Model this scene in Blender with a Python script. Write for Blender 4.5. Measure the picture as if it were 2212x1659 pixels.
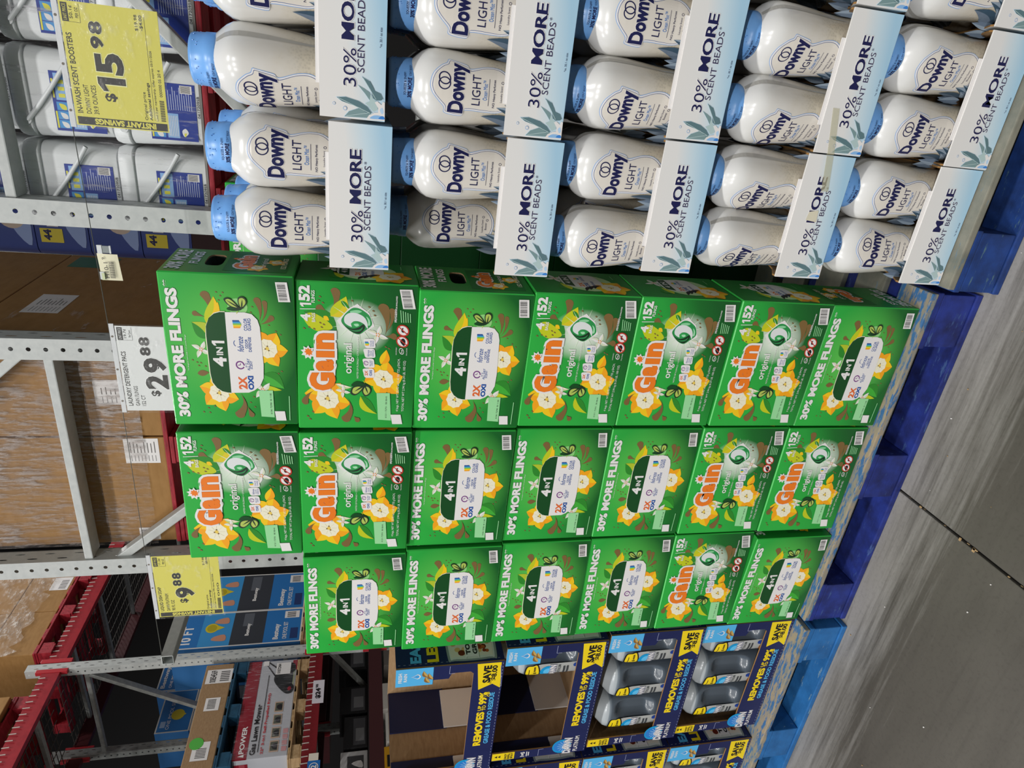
import bpy, bmesh, math, random
from mathutils import Vector, Matrix
PI = math.pi
random.seed(7)
S = bpy.context.scene
for o in list(bpy.data.objects): bpy.data.objects.remove(o)
COL = S.collection

# ------------------------------------------------------------------ camera, world, lights, exposure
cam = bpy.data.objects.new('camera', bpy.data.cameras.new('camera'))
COL.objects.link(cam)
RIGHT = Vector((0.9016, 0.4324, 0.0117)); DOWN = Vector((0.1086, -0.2001, -0.9738)); FWD = Vector((-0.4187, 0.8792, -0.2273))
cam.matrix_world = Matrix(((DOWN.x, RIGHT.x, -FWD.x, 0.3770), (DOWN.y, RIGHT.y, -FWD.y, -1.2368), (DOWN.z, RIGHT.z, -FWD.z, 1.4315), (0, 0, 0, 1)))
cam.data.sensor_width = 36.0; cam.data.lens = 22.84; cam.data.clip_start = 0.02; cam.data.clip_end = 100
S.camera = cam
w = bpy.data.worlds.new('hall'); S.world = w; w.use_nodes = True
w.node_tree.nodes['Background'].inputs[0].default_value = (0.90, 0.96, 1.0, 1)
w.node_tree.nodes['Background'].inputs[1].default_value = 0.17
def area(name, x, y, z, sx, sy, power, col=(1, 0.985, 0.965)):
    l = bpy.data.lights.new(name, 'AREA'); l.shape = 'RECTANGLE'; l.size = sx; l.size_y = sy; l.energy = power; l.color = col
    o = bpy.data.objects.new(name, l); COL.objects.link(o); o.location = (x, y, z); return o
# linear high-bay fixtures hanging over the cross aisle in front of the displays and over the side aisle
for i, (x, y) in enumerate([(-6, -3.4), (-2.6, -3.4), (0.8, -3.4), (-5.6, -7.6), (-2.4, -7.6), (0.8, -7.6)]):
    area('high_bay_light', x, y, 6.6, 1.3, 0.35, 230 if y > -5 else 520)
for y in (2.0, 5.5, 9.0):
    area('high_bay_light', -2.95, y, 6.6, 0.35, 1.3, 150)
S.view_settings.view_transform = 'Standard'; S.view_settings.look = 'None'
S.view_settings.gamma = 1; S.view_settings.use_curve_mapping = False
S.view_settings.exposure = -0.72

# ------------------------------------------------------------------ materials
def lin(h):
    h = h.lstrip('#'); r = []
    for i in (0, 2, 4):
        c = int(h[i:i+2], 16)/255; r.append(c/12.92 if c <= 0.04045 else ((c+0.055)/1.055)**2.4)
    return (*r, 1)
MC = {}
def mat(col, rough=0.5, spec=0.5, metal=0.0, name=None):
    k = (col, rough, spec, metal)
    if k in MC: return MC[k]
    m = bpy.data.materials.new(name or 'ink_'+col); m.use_nodes = True
    b = m.node_tree.nodes['Principled BSDF']
    b.inputs['Base Color'].default_value = lin(col); b.inputs['Roughness'].default_value = rough
    b.inputs['Specular IOR Level'].default_value = spec; b.inputs['Metallic'].default_value = metal
    MC[k] = m; return m
class NT:
    def __init__(s, name):
        s.m = bpy.data.materials.new(name); s.m.use_nodes = True; s.t = s.m.node_tree; s.b = s.t.nodes['Principled BSDF']
    def n(s, typ, **kw):
        nd = s.t.nodes.new(typ)
        for k, v in kw.items():
            if k in nd.inputs: nd.inputs[k].default_value = v
            else: setattr(nd, k, v)
        return nd
    def l(s, a, b): s.t.links.new(a, b)
    def coord(s, scale=(1, 1, 1), kind='Object', loc=(0, 0, 0)):
        tc = s.n('ShaderNodeTexCoord'); mp = s.n('ShaderNodeMapping'); mp.inputs['Scale'].default_value = scale; mp.inputs['Location'].default_value = loc
        s.l(tc.outputs[kind], mp.inputs[0]); return mp.outputs[0]
    def noise(s, vec, scale, detail=4, rough=0.55):
        nz = s.n('ShaderNodeTexNoise'); nz.inputs['Scale'].default_value = scale; nz.inputs['Detail'].default_value = detail; nz.inputs['Roughness'].default_value = rough
        s.l(vec, nz.inputs['Vector']); return nz.outputs['Fac']
    def ramp(s, fac, stops, interp='LINEAR'):
        r = s.n('ShaderNodeValToRGB'); r.color_ramp.interpolation = interp; el = r.color_ramp.elements
        while len(el) < len(stops): el.new(0.5)
        for e, (p, c) in zip(el, stops):
            e.position = p; e.color = lin(c) if isinstance(c, str) else (c, c, c, 1)
        s.l(fac, r.inputs[0]); return r.outputs[0]
    def mix(s, fac, a, b):
        m = s.n('ShaderNodeMix', data_type='RGBA')
        for i, v in ((6, a), (7, b)):
            if isinstance(v, str): m.inputs[i].default_value = lin(v)
            else: s.l(v, m.inputs[i])
        if isinstance(fac, (int, float)): m.inputs[0].default_value = fac
        else: s.l(fac, m.inputs[0])
        return m.outputs[2]
    def bump(s, fac, strength, dist=0.001):
        b = s.n('ShaderNodeBump'); b.inputs['Strength'].default_value = strength; b.inputs['Distance'].default_value = dist
        s.l(fac, b.inputs['Height']); s.l(b.outputs[0], s.b.inputs['Normal'])
    def set(s, rough=0.5, spec=0.5, metal=0): 
        s.b.inputs['Roughness'].default_value = rough; s.b.inputs['Specular IOR Level'].default_value = spec; s.b.inputs['Metallic'].default_value = metal
    def col(s, sock): s.l(sock, s.b.inputs['Base Color'])

def m_noise(name, stops, scale=8, stretch=(1, 1, 1), rough=0.6, spec=0.4, bump=0.0, metal=0, detail=5, bscale=None):
    t = NT(name); v = t.coord(stretch); f = t.noise(v, scale, detail)
    t.col(t.ramp(f, stops)); t.set(rough, spec, metal)
    if bump: t.bump(t.noise(v, bscale or scale*3, 4), bump, 0.002)
    return t.m
M_KRAFT = m_noise('kraft_board', [(0.3, '#937555'), (0.7, '#a58764')], 30, (1, 1, 4), 0.8, 0.25)
M_KRAFT2 = m_noise('carton_board', [(0.3, '#97703f'), (0.7, '#a57d4b')], 14, (1, 1, 3), 0.75, 0.3)
M_GREY = m_noise('galvanised_grey_paint', [(0.35, '#b7bbb9'), (0.7, '#c4c7c4')], 40, (1, 1, 1), 0.45, 0.5)
M_GREYD = m_noise('dusty_grey_steel', [(0.35, '#8c908e'), (0.7, '#a2a5a2')], 30, (1, 1, 1), 0.5, 0.5)
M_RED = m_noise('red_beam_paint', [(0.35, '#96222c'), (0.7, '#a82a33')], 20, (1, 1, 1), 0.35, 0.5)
M_REDW = m_noise('red_stained_wood', [(0.3, '#7e1420'), (0.55, '#a01f2d'), (0.75, '#b13540')], 14, (1, 4, 4), 0.6, 0.4, 0.5)
M_BLACK = mat('#0b0b0d', 0.7, 0.3, 0, 'black')
M_DARK = mat('#1c1a1c', 0.6, 0.3, 0, 'dark')
def m_paintwood(name, paint, dark, wood, wear=0.62, sc=9):
    t = NT(name); v = t.coord((1.2, 6, 6)); f = t.noise(v, sc, 8, 0.7); g = t.noise(t.coord((3, 3, 3)), 6, 5)
    base = t.ramp(g, [(0.3, dark), (0.65, paint)])
    worn = t.ramp(f, [(wear, 0.0), (wear+0.05, 1.0)])
    t.col(t.mix(worn, base, wood)); t.set(0.55, 0.4); t.bump(f, 0.5, 0.002); return t.m
M_BLUEP = m_paintwood('blue_pallet_paint', '#22448a', '#182c58', '#56757f', 0.60)
M_BLUEP2 = m_paintwood('royal_blue_pallet_paint', '#26378a', '#1a2152', '#40598c', 0.60)
M_TEALP = m_paintwood('light_blue_pallet_paint', '#2a6fb0', '#205a92', '#7d9aa8', 0.62)
M_EDGEW = m_paintwood('worn_edge_wood', '#a3937a', '#7d8480', '#3d6c9c', 0.50, 16)
M_DECKW = m_paintwood('weathered_deck_wood', '#8d8a7c', '#6f7268', '#5a7f98', 0.6)
M_TANW = m_noise('raw_pallet_wood', [(0.3, '#a1835b'), (0.7, '#c0a27a')], 9, (1, 5, 5), 0.75, 0.3, 0.4)
M_TEALD = m_paintwood('dark_teal_pallet_paint', '#20506c', '#163c54', '#3d6d84', 0.64)

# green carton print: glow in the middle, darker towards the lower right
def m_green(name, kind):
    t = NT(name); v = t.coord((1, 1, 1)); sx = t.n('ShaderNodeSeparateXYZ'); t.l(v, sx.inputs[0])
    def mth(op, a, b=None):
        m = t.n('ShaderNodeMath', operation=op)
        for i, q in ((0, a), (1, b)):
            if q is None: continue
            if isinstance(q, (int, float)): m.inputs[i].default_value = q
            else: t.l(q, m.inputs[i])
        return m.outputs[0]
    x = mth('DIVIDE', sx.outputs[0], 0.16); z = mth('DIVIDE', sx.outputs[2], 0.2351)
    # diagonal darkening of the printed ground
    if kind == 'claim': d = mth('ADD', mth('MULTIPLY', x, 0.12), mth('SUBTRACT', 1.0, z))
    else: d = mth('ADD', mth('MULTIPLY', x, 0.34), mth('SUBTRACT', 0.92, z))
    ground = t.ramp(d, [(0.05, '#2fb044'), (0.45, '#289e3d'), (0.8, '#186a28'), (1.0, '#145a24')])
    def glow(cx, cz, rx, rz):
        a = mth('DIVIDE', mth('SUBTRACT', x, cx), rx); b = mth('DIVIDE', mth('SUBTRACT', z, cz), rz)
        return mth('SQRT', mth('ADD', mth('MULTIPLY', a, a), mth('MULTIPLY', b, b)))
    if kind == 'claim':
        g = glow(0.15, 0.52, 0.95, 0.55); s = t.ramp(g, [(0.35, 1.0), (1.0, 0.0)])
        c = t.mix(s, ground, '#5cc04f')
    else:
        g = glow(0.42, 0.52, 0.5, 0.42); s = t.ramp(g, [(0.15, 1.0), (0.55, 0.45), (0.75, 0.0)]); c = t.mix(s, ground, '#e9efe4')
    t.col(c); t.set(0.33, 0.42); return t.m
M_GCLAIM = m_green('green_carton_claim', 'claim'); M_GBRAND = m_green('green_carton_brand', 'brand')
M_GSIDE = mat('#1f8a32', 0.35, 0.42, 0, 'green_carton_side'); M_GEDGE = mat('#35b548', 0.35, 0.45, 0, 'green_fold')
def m_tray():
    t = NT('white_blue_tray_print'); v = t.coord(); sx = t.n('ShaderNodeSeparateXYZ'); t.l(v, sx.inputs[0])
    m = t.n('ShaderNodeMath', operation='MULTIPLY_ADD'); t.l(sx.outputs[2], m.inputs[0]); m.inputs[1].default_value = 9.6; m.inputs[2].default_value = 0
    m2 = t.n('ShaderNodeMath', operation='MULTIPLY_ADD'); t.l(sx.outputs[0], m2.inputs[0]); m2.inputs[1].default_value = -1.3; t.l(m.outputs[0], m2.inputs[2])
    t.col(t.ramp(m2.outputs[0], [(0.0, '#a9cfe6'), (0.3, '#cadfea'), (0.62, '#e6e6e4'), (1.0, '#e8e6e3')])); t.set(0.35, 0.4); return t.m
M_TRAY = m_tray()
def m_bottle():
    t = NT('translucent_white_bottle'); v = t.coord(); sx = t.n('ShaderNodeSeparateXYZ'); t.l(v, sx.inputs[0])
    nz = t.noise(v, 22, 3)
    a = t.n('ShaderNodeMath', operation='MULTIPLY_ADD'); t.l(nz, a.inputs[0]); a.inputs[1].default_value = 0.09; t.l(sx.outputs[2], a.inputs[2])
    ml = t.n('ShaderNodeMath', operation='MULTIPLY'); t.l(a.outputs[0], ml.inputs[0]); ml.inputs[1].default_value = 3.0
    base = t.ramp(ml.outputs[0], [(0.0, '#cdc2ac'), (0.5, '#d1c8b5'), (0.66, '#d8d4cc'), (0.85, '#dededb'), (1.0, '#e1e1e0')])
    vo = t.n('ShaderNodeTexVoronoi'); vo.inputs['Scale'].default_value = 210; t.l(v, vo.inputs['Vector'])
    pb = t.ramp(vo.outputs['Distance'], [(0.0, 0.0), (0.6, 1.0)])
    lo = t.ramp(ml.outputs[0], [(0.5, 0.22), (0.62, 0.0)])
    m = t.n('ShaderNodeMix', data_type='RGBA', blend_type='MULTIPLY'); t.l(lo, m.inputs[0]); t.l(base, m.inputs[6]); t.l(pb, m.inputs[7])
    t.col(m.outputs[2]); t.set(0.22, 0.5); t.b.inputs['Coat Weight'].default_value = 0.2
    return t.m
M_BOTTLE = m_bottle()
def m_wrap(name, lo=0.52, hi=0.62, stretch=(55, 55, 7), scale=1.6, tint='#e8e4e6', haze=0.12):
    t = NT(name); t.b.inputs['Base Color'].default_value = lin(tint); t.set(0.22, 0.8)
    v = t.coord(stretch); f = t.noise(v, scale, 6, 0.7); g = t.noise(t.coord((1, 1, 1)), 4.0, 2)
    mm = t.n('ShaderNodeMath', operation='MULTIPLY'); t.l(t.ramp(f, [(lo, haze), (hi, 0.85)]), mm.inputs[0]); t.l(t.ramp(g, [(0.38, 0.25), (0.62, 1.0)]), mm.inputs[1])  # the film's glints are painted as pale streaks of denser alpha
    t.l(mm.outputs[0], t.b.inputs['Alpha']); t.bump(f, 1.0, 0.02); return t.m
M_WRAP = m_wrap('stretch_wrap', .47, .57, (60, 60, 9), 1.5, '#e4d8d3', .20); M_WRAPV = m_wrap('stretch_wrap_pale', 0.55, 0.68, (60, 60, 6), 1.4, '#eeeaf0', 0.06)
M_WRAPD = m_wrap('stretch_wrap_loose', 0.5, 0.6, (14, 14, 30), 1.2, '#f0e6dc', 0.25)
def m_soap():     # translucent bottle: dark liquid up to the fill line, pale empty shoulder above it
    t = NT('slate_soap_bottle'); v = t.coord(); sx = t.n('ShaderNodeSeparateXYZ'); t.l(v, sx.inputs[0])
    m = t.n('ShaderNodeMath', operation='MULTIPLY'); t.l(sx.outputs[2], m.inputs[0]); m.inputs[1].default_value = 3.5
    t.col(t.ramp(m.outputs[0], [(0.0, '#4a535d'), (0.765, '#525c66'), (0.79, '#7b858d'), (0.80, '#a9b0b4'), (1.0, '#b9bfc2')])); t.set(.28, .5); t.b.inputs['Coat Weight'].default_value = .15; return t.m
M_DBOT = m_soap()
def m_floor():
    t = NT('polished_concrete'); v = t.coord((1, 1, 1)); sx = t.n('ShaderNodeSeparateXYZ'); t.l(v, sx.inputs[0])
    big = t.noise(t.coord((0.7, 2.2, 1)), 1.6, 6, 0.6); streak = t.noise(t.coord((0.7, 14, 1)), 2.2, 7, 0.7); fine = t.noise(v, 90, 4, 0.7)
    # traffic dirt: cleaner concrete along the pallets, darker in the walked aisle
    q = t.n('ShaderNodeMath', operation='MULTIPLY_ADD'); t.l(streak, q.inputs[0]); q.inputs[1].default_value = 0.5; t.l(sx.outputs[1], q.inputs[2])
    traf = t.n('ShaderNodeMapRange'); t.l(q.outputs[0], traf.inputs[0]); traf.inputs[1].default_value = 0.04; traf.inputs[2].default_value = 0.20
    walked = t.ramp(big, [(0.3, '#4f4b46'), (0.7, '#625e58')]); clean = t.ramp(big, [(0.3, '#85827e'), (0.7, '#a09d99')])
    c = t.mix(traf.outputs[0], walked, clean)
    st = t.ramp(streak, [(0.28, 0.72), (0.5, 1.0)])
    m = t.n('ShaderNodeMix', data_type='RGBA', blend_type='MULTIPLY'); m.inputs[0].default_value = 0.5; t.l(c, m.inputs[6]); t.l(st, m.inputs[7])
    sp = t.ramp(fine, [(0.3, 0.75), (0.5, 1.0)])
    m2 = t.n('ShaderNodeMix', data_type='RGBA', blend_type='MULTIPLY'); m2.inputs[0].default_value = 0.6; t.l(m.outputs[2], m2.inputs[6]); t.l(sp, m2.inputs[7])
    t.col(m2.outputs[2]); t.set(0.42, 0.35); t.bump(fine, 0.08, 0.001); return t.m
M_FLOOR = m_floor()

# ------------------------------------------------------------------ object helpers
def tag(o, label=None, cat=None, group=None, kind=None):
    for k, v in (('label', label), ('category', cat), ('group', group), ('kind', kind)):
        if v: o[k] = v
    return o
def empty(name, loc=(0, 0, 0), rz=0, label=None, cat=None, group=None):
    o = bpy.data.objects.new(name, None); COL.objects.link(o); o.location = loc; o.rotation_euler = (0, 0, rz); o.empty_display_size = 0.05
    return tag(o, label, cat, group)
def link(name, me, parent=None, loc=None):
    o = bpy.data.objects.new(name, me); COL.objects.link(o)
    if parent: o.parent = parent
    if loc: o.location = loc
    return o
def dup(o, parent=None):
    c = o.copy(); COL.objects.link(c)
    if parent: c.parent = parent
    for ch in list(o.children): dup(ch, c)
    return c
class MB:
    def __init__(s): s.v = []; s.f = []; s.mi = []; s.m = []
    def mx(s, m):
        if m not in s.m: s.m.append(m)
        return s.m.index(m)
    def face(s, pts, m):
        b = len(s.v); s.v += [tuple(p) for p in pts]; s.f.append(tuple(range(b, b+len(pts)))); s.mi.append(s.mx(m))
    def faces(s, vs, fs, m):
        b = len(s.v); s.v += [tuple(p) for p in vs]; i = s.mx(m)
        for f in fs: s.f.append(tuple(b+k for k in f)); s.mi.append(i)
    def box(s, x0, x1, y0, y1, z0, z1, m):
        s.faces([(x0, y0, z0), (x1, y0, z0), (x1, y1, z0), (x0, y1, z0), (x0, y0, z1), (x1, y0, z1), (x1, y1, z1), (x0, y1, z1)],
                [(0, 3, 2, 1), (4, 5, 6, 7), (0, 1, 5, 4), (1, 2, 6, 5), (2, 3, 7, 6), (3, 0, 4, 7)], m)
    def bar(s, p0, p1, w, h, m, up=(0, 0, 1)):
        p0 = Vector(p0); p1 = Vector(p1); d = (p1-p0).normalized(); a = d.cross(Vector(up))
        if a.length < 1e-4: a = d.cross(Vector((1, 0, 0)))
        a.normalize(); b = a.cross(d).normalized(); a *= w/2; b *= h/2
        vs = [p+q for p in (p0, p1) for q in (-a-b, a-b, a+b, -a+b)]
        s.faces(vs, [(3, 2, 1, 0), (4, 5, 6, 7), (0, 1, 5, 4), (1, 2, 6, 5), (2, 3, 7, 6), (3, 0, 4, 7)], m)
    def tube(s, pts, r, m, n=6):
        pts = [Vector(p) for p in pts]; rings = []
        for i, p in enumerate(pts):
            d = (pts[min(i+1, len(pts)-1)]-pts[max(i-1, 0)]).normalized(); a = d.cross(Vector((0, 0, 1)))
            if a.length < 1e-3: a = d.cross(Vector((1, 0, 0)))
            a.normalize(); b = d.cross(a); rings.append([p+a*r*math.cos(2*PI*k/n)+b*r*math.sin(2*PI*k/n) for k in range(n)])
        vs = [q for R in rings for q in R]; fs = [(i*n+k, i*n+(k+1) % n, (i+1)*n+(k+1) % n, (i+1)*n+k) for i in range(len(pts)-1) for k in range(n)]
        s.faces(vs, fs, m)
    def rings(s, rings, m, cap0=True, cap1=True):
        n = len(rings[0]); vs = [q for R in rings for q in R]
        fs = [(i*n+k, i*n+(k+1) % n, (i+1)*n+(k+1) % n, (i+1)*n+k) for i in range(len(rings)-1) for k in range(n)]
        if cap0: fs.append(tuple(range(n-1, -1, -1)))
        if cap1: fs.append(tuple((len(rings)-1)*n+k for k in range(n)))
        s.faces(vs, fs, m)
    def mesh(s, name, smooth=False, bevel=0, angle=None):
        me = bpy.data.meshes.new(name); me.from_pydata(s.v, [], s.f)
        for m in s.m: me.materials.append(m)
        me.polygons.foreach_set('material_index', s.mi)
        if bevel:
            bm = bmesh.new(); bm.from_mesh(me); bmesh.ops.remove_doubles(bm, verts=bm.verts, dist=1e-5)
            bmesh.ops.bevel(bm, geom=list(bm.edges), offset=bevel, segments=2, profile=0.6, affect='EDGES'); bm.to_mesh(me); bm.free()
        if smooth: me.polygons.foreach_set('use_smooth', [True]*len(me.polygons))
        if angle is not None:
            me.polygons.foreach_set('use_smooth', [True]*len(me.polygons)); me.set_sharp_from_angle(angle=angle)
        me.update(); return me
    def build(s, name, parent=None, loc=None, **kw): return link(name, s.mesh(name, **kw), parent, loc)

# ------------------------------------------------------------------ flat print (lettering and artwork on faces)
GC = {}
def glyphs(t, off=0.0, shear=0.0):
    k = (t, round(off, 4), shear)
    if k in GC: return GC[k]
    c = bpy.data.curves.new('t', 'FONT'); c.body = t; c.size = 1; c.offset = off; c.shear = shear; c.resolution_u = 3
    o = bpy.data.objects.new('t', c); COL.objects.link(o); bpy.context.view_layer.update()
    me = o.evaluated_get(bpy.context.evaluated_depsgraph_get()).to_mesh()
    r = ([(v.co.x, v.co.y) for v in me.vertices], [tuple(p.vertices) for p in me.polygons])
    bpy.data.objects.remove(o); bpy.data.curves.remove(c); GC[k] = r; return r
def homog(src, W, H):
    """image-trace corners TL,TR,BR,BL of a face -> metres on that face (x from its centre, z up)"""
    dst = [(-W/2, H), (W/2, H), (W/2, 0), (-W/2, 0)]
    A = []
    for (x, y), (u, v) in zip(src, dst):
        A.append([x, y, 1, 0, 0, 0, -u*x, -u*y, u]); A.append([0, 0, 0, x, y, 1, -v*x, -v*y, v])
    for i in range(8):
        p = max(range(i, 8), key=lambda r: abs(A[r][i])); A[i], A[p] = A[p], A[i]
        A[i] = [a/A[i][i] for a in A[i]]
        for r in range(8):
            if r != i: A[r] = [a-A[r][i]*b for a, b in zip(A[r], A[i])]
    h = [A[i][8] for i in range(8)]
    def f(x, y):
        w_ = h[6]*x+h[7]*y+1; return ((h[0]*x+h[1]*y+h[2])/w_, (h[3]*x+h[4]*y+h[5])/w_)
    return f
def spline(pts, n=5):
    out = []; N = len(pts)
    for i in range(N):
        p0, p1, p2, p3 = pts[i-1], pts[i], pts[(i+1) % N], pts[(i+2) % N]
        for k in range(n):
            t = k/n; out.append(tuple(0.5*((2*b)+(-a+c)*t+(2*a-5*b+4*c-d)*t*t+(-a+3*b-3*c+d)*t**3) for a, b, c, d in zip(p0, p1, p2, p3)))
    return out
class Art:
    def __init__(s, tf=None): s.tf = tf or (lambda x, y: (x, y)); s.it = []
    def poly(s, pts, m, L=0): s.it.append(([s.tf(*p) for p in pts], [tuple(range(len(pts)))], m, L))
    def blob(s, pts, m, L=0, n=5): s.poly(spline(pts, n), m, L)
    def rect(s, X0, X1, Y0, Y1, m, L=0): s.poly([(X0, Y0), (X1, Y0), (X1, Y1), (X0, Y1)], m, L)
    def disc(s, c, rx, m, L=0, ry=None, n=20):
        ry = ry or rx; s.poly([(c[0]+rx*math.cos(2*PI*k/n), c[1]+ry*math.sin(2*PI*k/n)) for k in range(n)], m, L)
    def ring(s, c, r0, r1, m, L=0, n=24, ry=1.0, rot=0, a0=0, a1=2*PI):
        ca, sa = math.cos(rot), math.sin(rot)
        for k in range(n):
            q = []
            for r, i in ((r0, k), (r0, k+1), (r1, k+1), (r1, k)):
                a = a0+(a1-a0)*i/n; x, y = r*math.cos(a), r*math.sin(a)*ry; q.append((c[0]+x*ca-y*sa, c[1]+x*sa+y*ca))
            s.poly(q, m, L)
    def line(s, p, q, wd, m, L=0):
        dx, dy = q[0]-p[0], q[1]-p[1]; d = math.hypot(dx, dy); nx, ny = -dy/d*wd/2, dx/d*wd/2
        s.poly([(p[0]+nx, p[1]+ny), (q[0]+nx, q[1]+ny), (q[0]-nx, q[1]-ny), (p[0]-nx, p[1]-ny)], m, L)
    def star(s, c, r0, r1, n, m, L=0):
        s.poly([(c[0]+(r0 if k % 2 else r1)*math.cos(PI*k/n), c[1]+(r0 if k % 2 else r1)*math.sin(PI*k/n)) for k in range(2*n)], m, L)
    def strip(s, A_, B_, m, L):
        for k in range(len(A_)-1):
            q = []
            for p in (A_[k], A_[k+1], B_[k+1], B_[k]):
                if not q or math.hypot(p[0]-q[-1][0], p[1]-q[-1][1]) > 1e-9: q.append(p)
            if len(q) > 2 and math.hypot(q[0][0]-q[-1][0], q[0][1]-q[-1][1]) < 1e-9: q.pop()
            if len(q) > 2: s.poly(q, m, L)
    def leaf(s, p, q, wd, m, L=0, bend=0.0, m2=None):
        dx, dy = q[0]-p[0], q[1]-p[1]; a = []; b = []; c = []; d = math.hypot(dx, dy)
        for k in range(9):
            t = k/8; wv = 0 if k in (0, 8) else wd/2*math.sin(PI*t**0.8); cx = p[0]+dx*t-dy*bend*math.sin(PI*t); cy = p[1]+dy*t+dx*bend*math.sin(PI*t)
            nx, ny = -dy/d*wv, dx/d*wv; a.append((cx+nx, cy+ny)); b.append((cx-nx, cy-ny)); c.append((cx, cy))
        s.strip(a, c, m2 or m, L); s.strip(c, b, m, L)
    def drop(s, tail, head, r, m, L=0, bend=0.0):
        dx, dy = head[0]-tail[0], head[1]-tail[1]; d = math.hypot(dx, dy); a = []; b = []
        for k in range(8):
            t = k/7; wv = r*(t**1.5); cx = tail[0]+dx*t-dy*bend*math.sin(PI*t); cy = tail[1]+dy*t+dx*bend*math.sin(PI*t)
            a.append((cx-dy/d*wv, cy+dx/d*wv)); b.append((cx+dy/d*wv, cy-dx/d*wv))
        s.strip(a, b, m, L); ang = math.atan2(dy, dx); s.poly([a[-1]]+[(head[0]+r*math.cos(ang+PI/2-PI*k/8), head[1]+r*math.sin(ang+PI/2-PI*k/8)) for k in range(1, 8)]+[b[-1]], m, L)
    def place(s, t, u0, u1, v0, v1, m, L=0, bold=0.0, shear=0.0, outl=(), rot=0, fat=0):
        """fit lettering into the face-space box u0..u1, v0..v1; rot=1 turns it a quarter counter-clockwise"""
        if t == '1':
            w_, h_ = u1-u0, v1-v0; e0 = h_*.05 if outl else 0
            for mm, e, LL in [(m, 0, L)]+[(o[0], e0*(i+1)*.7, L-1-i) for i, o in enumerate(outl)]:
                s.it.append(([(u1+e, v0-e), (u1+e, v1+e), (u1-.48*w_-e*.3, v1+e), (u0-e, v1-.17*h_), (u0-e, v1-.36*h_-e), (u1-.5*w_-e, v1-.24*h_-e), (u1-.5*w_-e, v0-e)], [tuple(range(7))], mm, LL))
            return
        if fat:
            for k in (-1, 1): s.place(t, u0+k*fat, u1+k*fat, v0, v1, m, L, bold, shear, outl, rot)
        V, F = glyphs(t, bold, shear)
        if not V: return
        xs = [p[0] for p in V]; ys = [p[1] for p in V]; x0, x1, y0, y1 = min(xs), max(xs), min(ys), max(ys)
        for (mm, off, LL) in [(m, bold, L)]+[(o[0], bold+o[1], L-1-i) for i, o in enumerate(outl)]:
            V, F = glyphs(t, off, shear)
            if rot: P = [(u1-(y-y0)/(y1-y0)*(u1-u0), v0+(x-x0)/(x1-x0)*(v1-v0)) for x, y in V]
            else: P = [(u0+(x-x0)/(x1-x0)*(u1-u0), v0+(y-y0)/(y1-y0)*(v1-v0)) for x, y in V]
            s.it.append((P, F, mm, LL))
    def text(s, t, l, r, h, m, L=2, **kw):
        """lettering traced by the mid-height points of its left and right ends and its height"""
        a = s.tf(*l); b = s.tf(*r); c = ((l[0]+r[0])/2, (l[1]+r[1])/2)
        hh = abs(s.tf(c[0]-h/2, c[1])[1]-s.tf(c[0]+h/2, c[1])[1]); vc = (a[1]+b[1])/2
        s.place(t, a[0], b[0], vc-hh/2, vc+hh/2, m, L, **kw)
    def barcode(s, X0, X1, Y0, Y1, L=1, seed=1):
        s.rect(X0, X1, Y0, Y1, WHITE, L); r = random.Random(seed); y = Y0+(Y1-Y0)*0.06
        k = (Y1-Y0)/abs(Y1-Y0); e = Y1-(Y1-Y0)*0.06
        while (e-y)*k > 0:
            wd = abs(Y1-Y0)*r.choice([0.012, 0.02, 0.03]); s.rect(X0+(X1-X0)*0.1, X0+(X1-X0)*0.8, y, y+wd*k, INK, L+1); y += k*(wd+abs(Y1-Y0)*r.choice([0.015, 0.025, 0.035]))
    def mesh(s, name, pos, cut=None):
        """pos(x, z, lift) -> 3-D point"""
        mb = MB(); cnt = {}; it = []
        for P, F, m, L in s.it:      # later shapes of one layer lie a hair above earlier ones
            k = cnt.get(L, 0); cnt[L] = k+1; it.append((P, F, m, L+min(.85, k*.02)))
        if cut is None:
            for P, F, m, L in it: mb.faces([pos(x, z, L) for x, z in P], F, m)
            return mb.mesh(name)
        for P, F, m, L in it:
            bm = bmesh.new(); vs = [bm.verts.new((x, 0, z)) for x, z in P]
            for f in F:
                try: bm.faces.new([vs[i] for i in f])
                except ValueError: pass
            xs = [p[0] for p in P]; zs = [p[1] for p in P]
            for ax, lo, hi, st in ((0, min(xs), max(xs), cut[0]), (2, min(zs), max(zs), cut[1])):
                q = math.floor(lo/st)*st+st
                while q < hi:
                    co = [0, 0, 0]; no = [0, 0, 0]; co[ax] = q; no[ax] = 1
                    bmesh.ops.bisect_plane(bm, geom=list(bm.verts)+list(bm.edges)+list(bm.faces), plane_co=co, plane_no=no); q += st
            bm.verts.index_update()
            mb.faces([pos(v.co.x, v.co.z, L) for v in bm.verts], [tuple(v.index for v in f.verts) for f in bm.faces], m); bm.free()
        return mb.mesh(name)
STEP = 0.00012
def front(y=0.0, dz=0.0): return lambda x, z, L: (x, y-STEP*(L+3), z+dz)
WHITE = mat('#e9e6e4', 0.4, 0.4); INK = mat('#1b1a1c', 0.45, 0.4); NAVY = mat('#1d2050', 0.4, 0.4); BLUE = mat('#1d4f9e', 0.4, 0.4)
ORANGE = mat('#ee7d22', 0.38, 0.4); BROWN = mat('#7d6238', 0.45, 0.4); YEL = mat('#f5c81e', 0.4, 0.4); YEL2 = mat('#f6a81c', 0.4, 0.4); LIME = mat('#c3cc22', 0.4, 0.4)
LEAFG = mat('#2f8a2c', 0.4, 0.4); DKG = mat('#124a20', 0.4, 0.4); PALEG = mat('#9bdc9f', 0.45, 0.4); CREAM = mat('#f1ecd2', 0.4, 0.4); REDI = mat('#c4392b', 0.4, 0.4)
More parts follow.
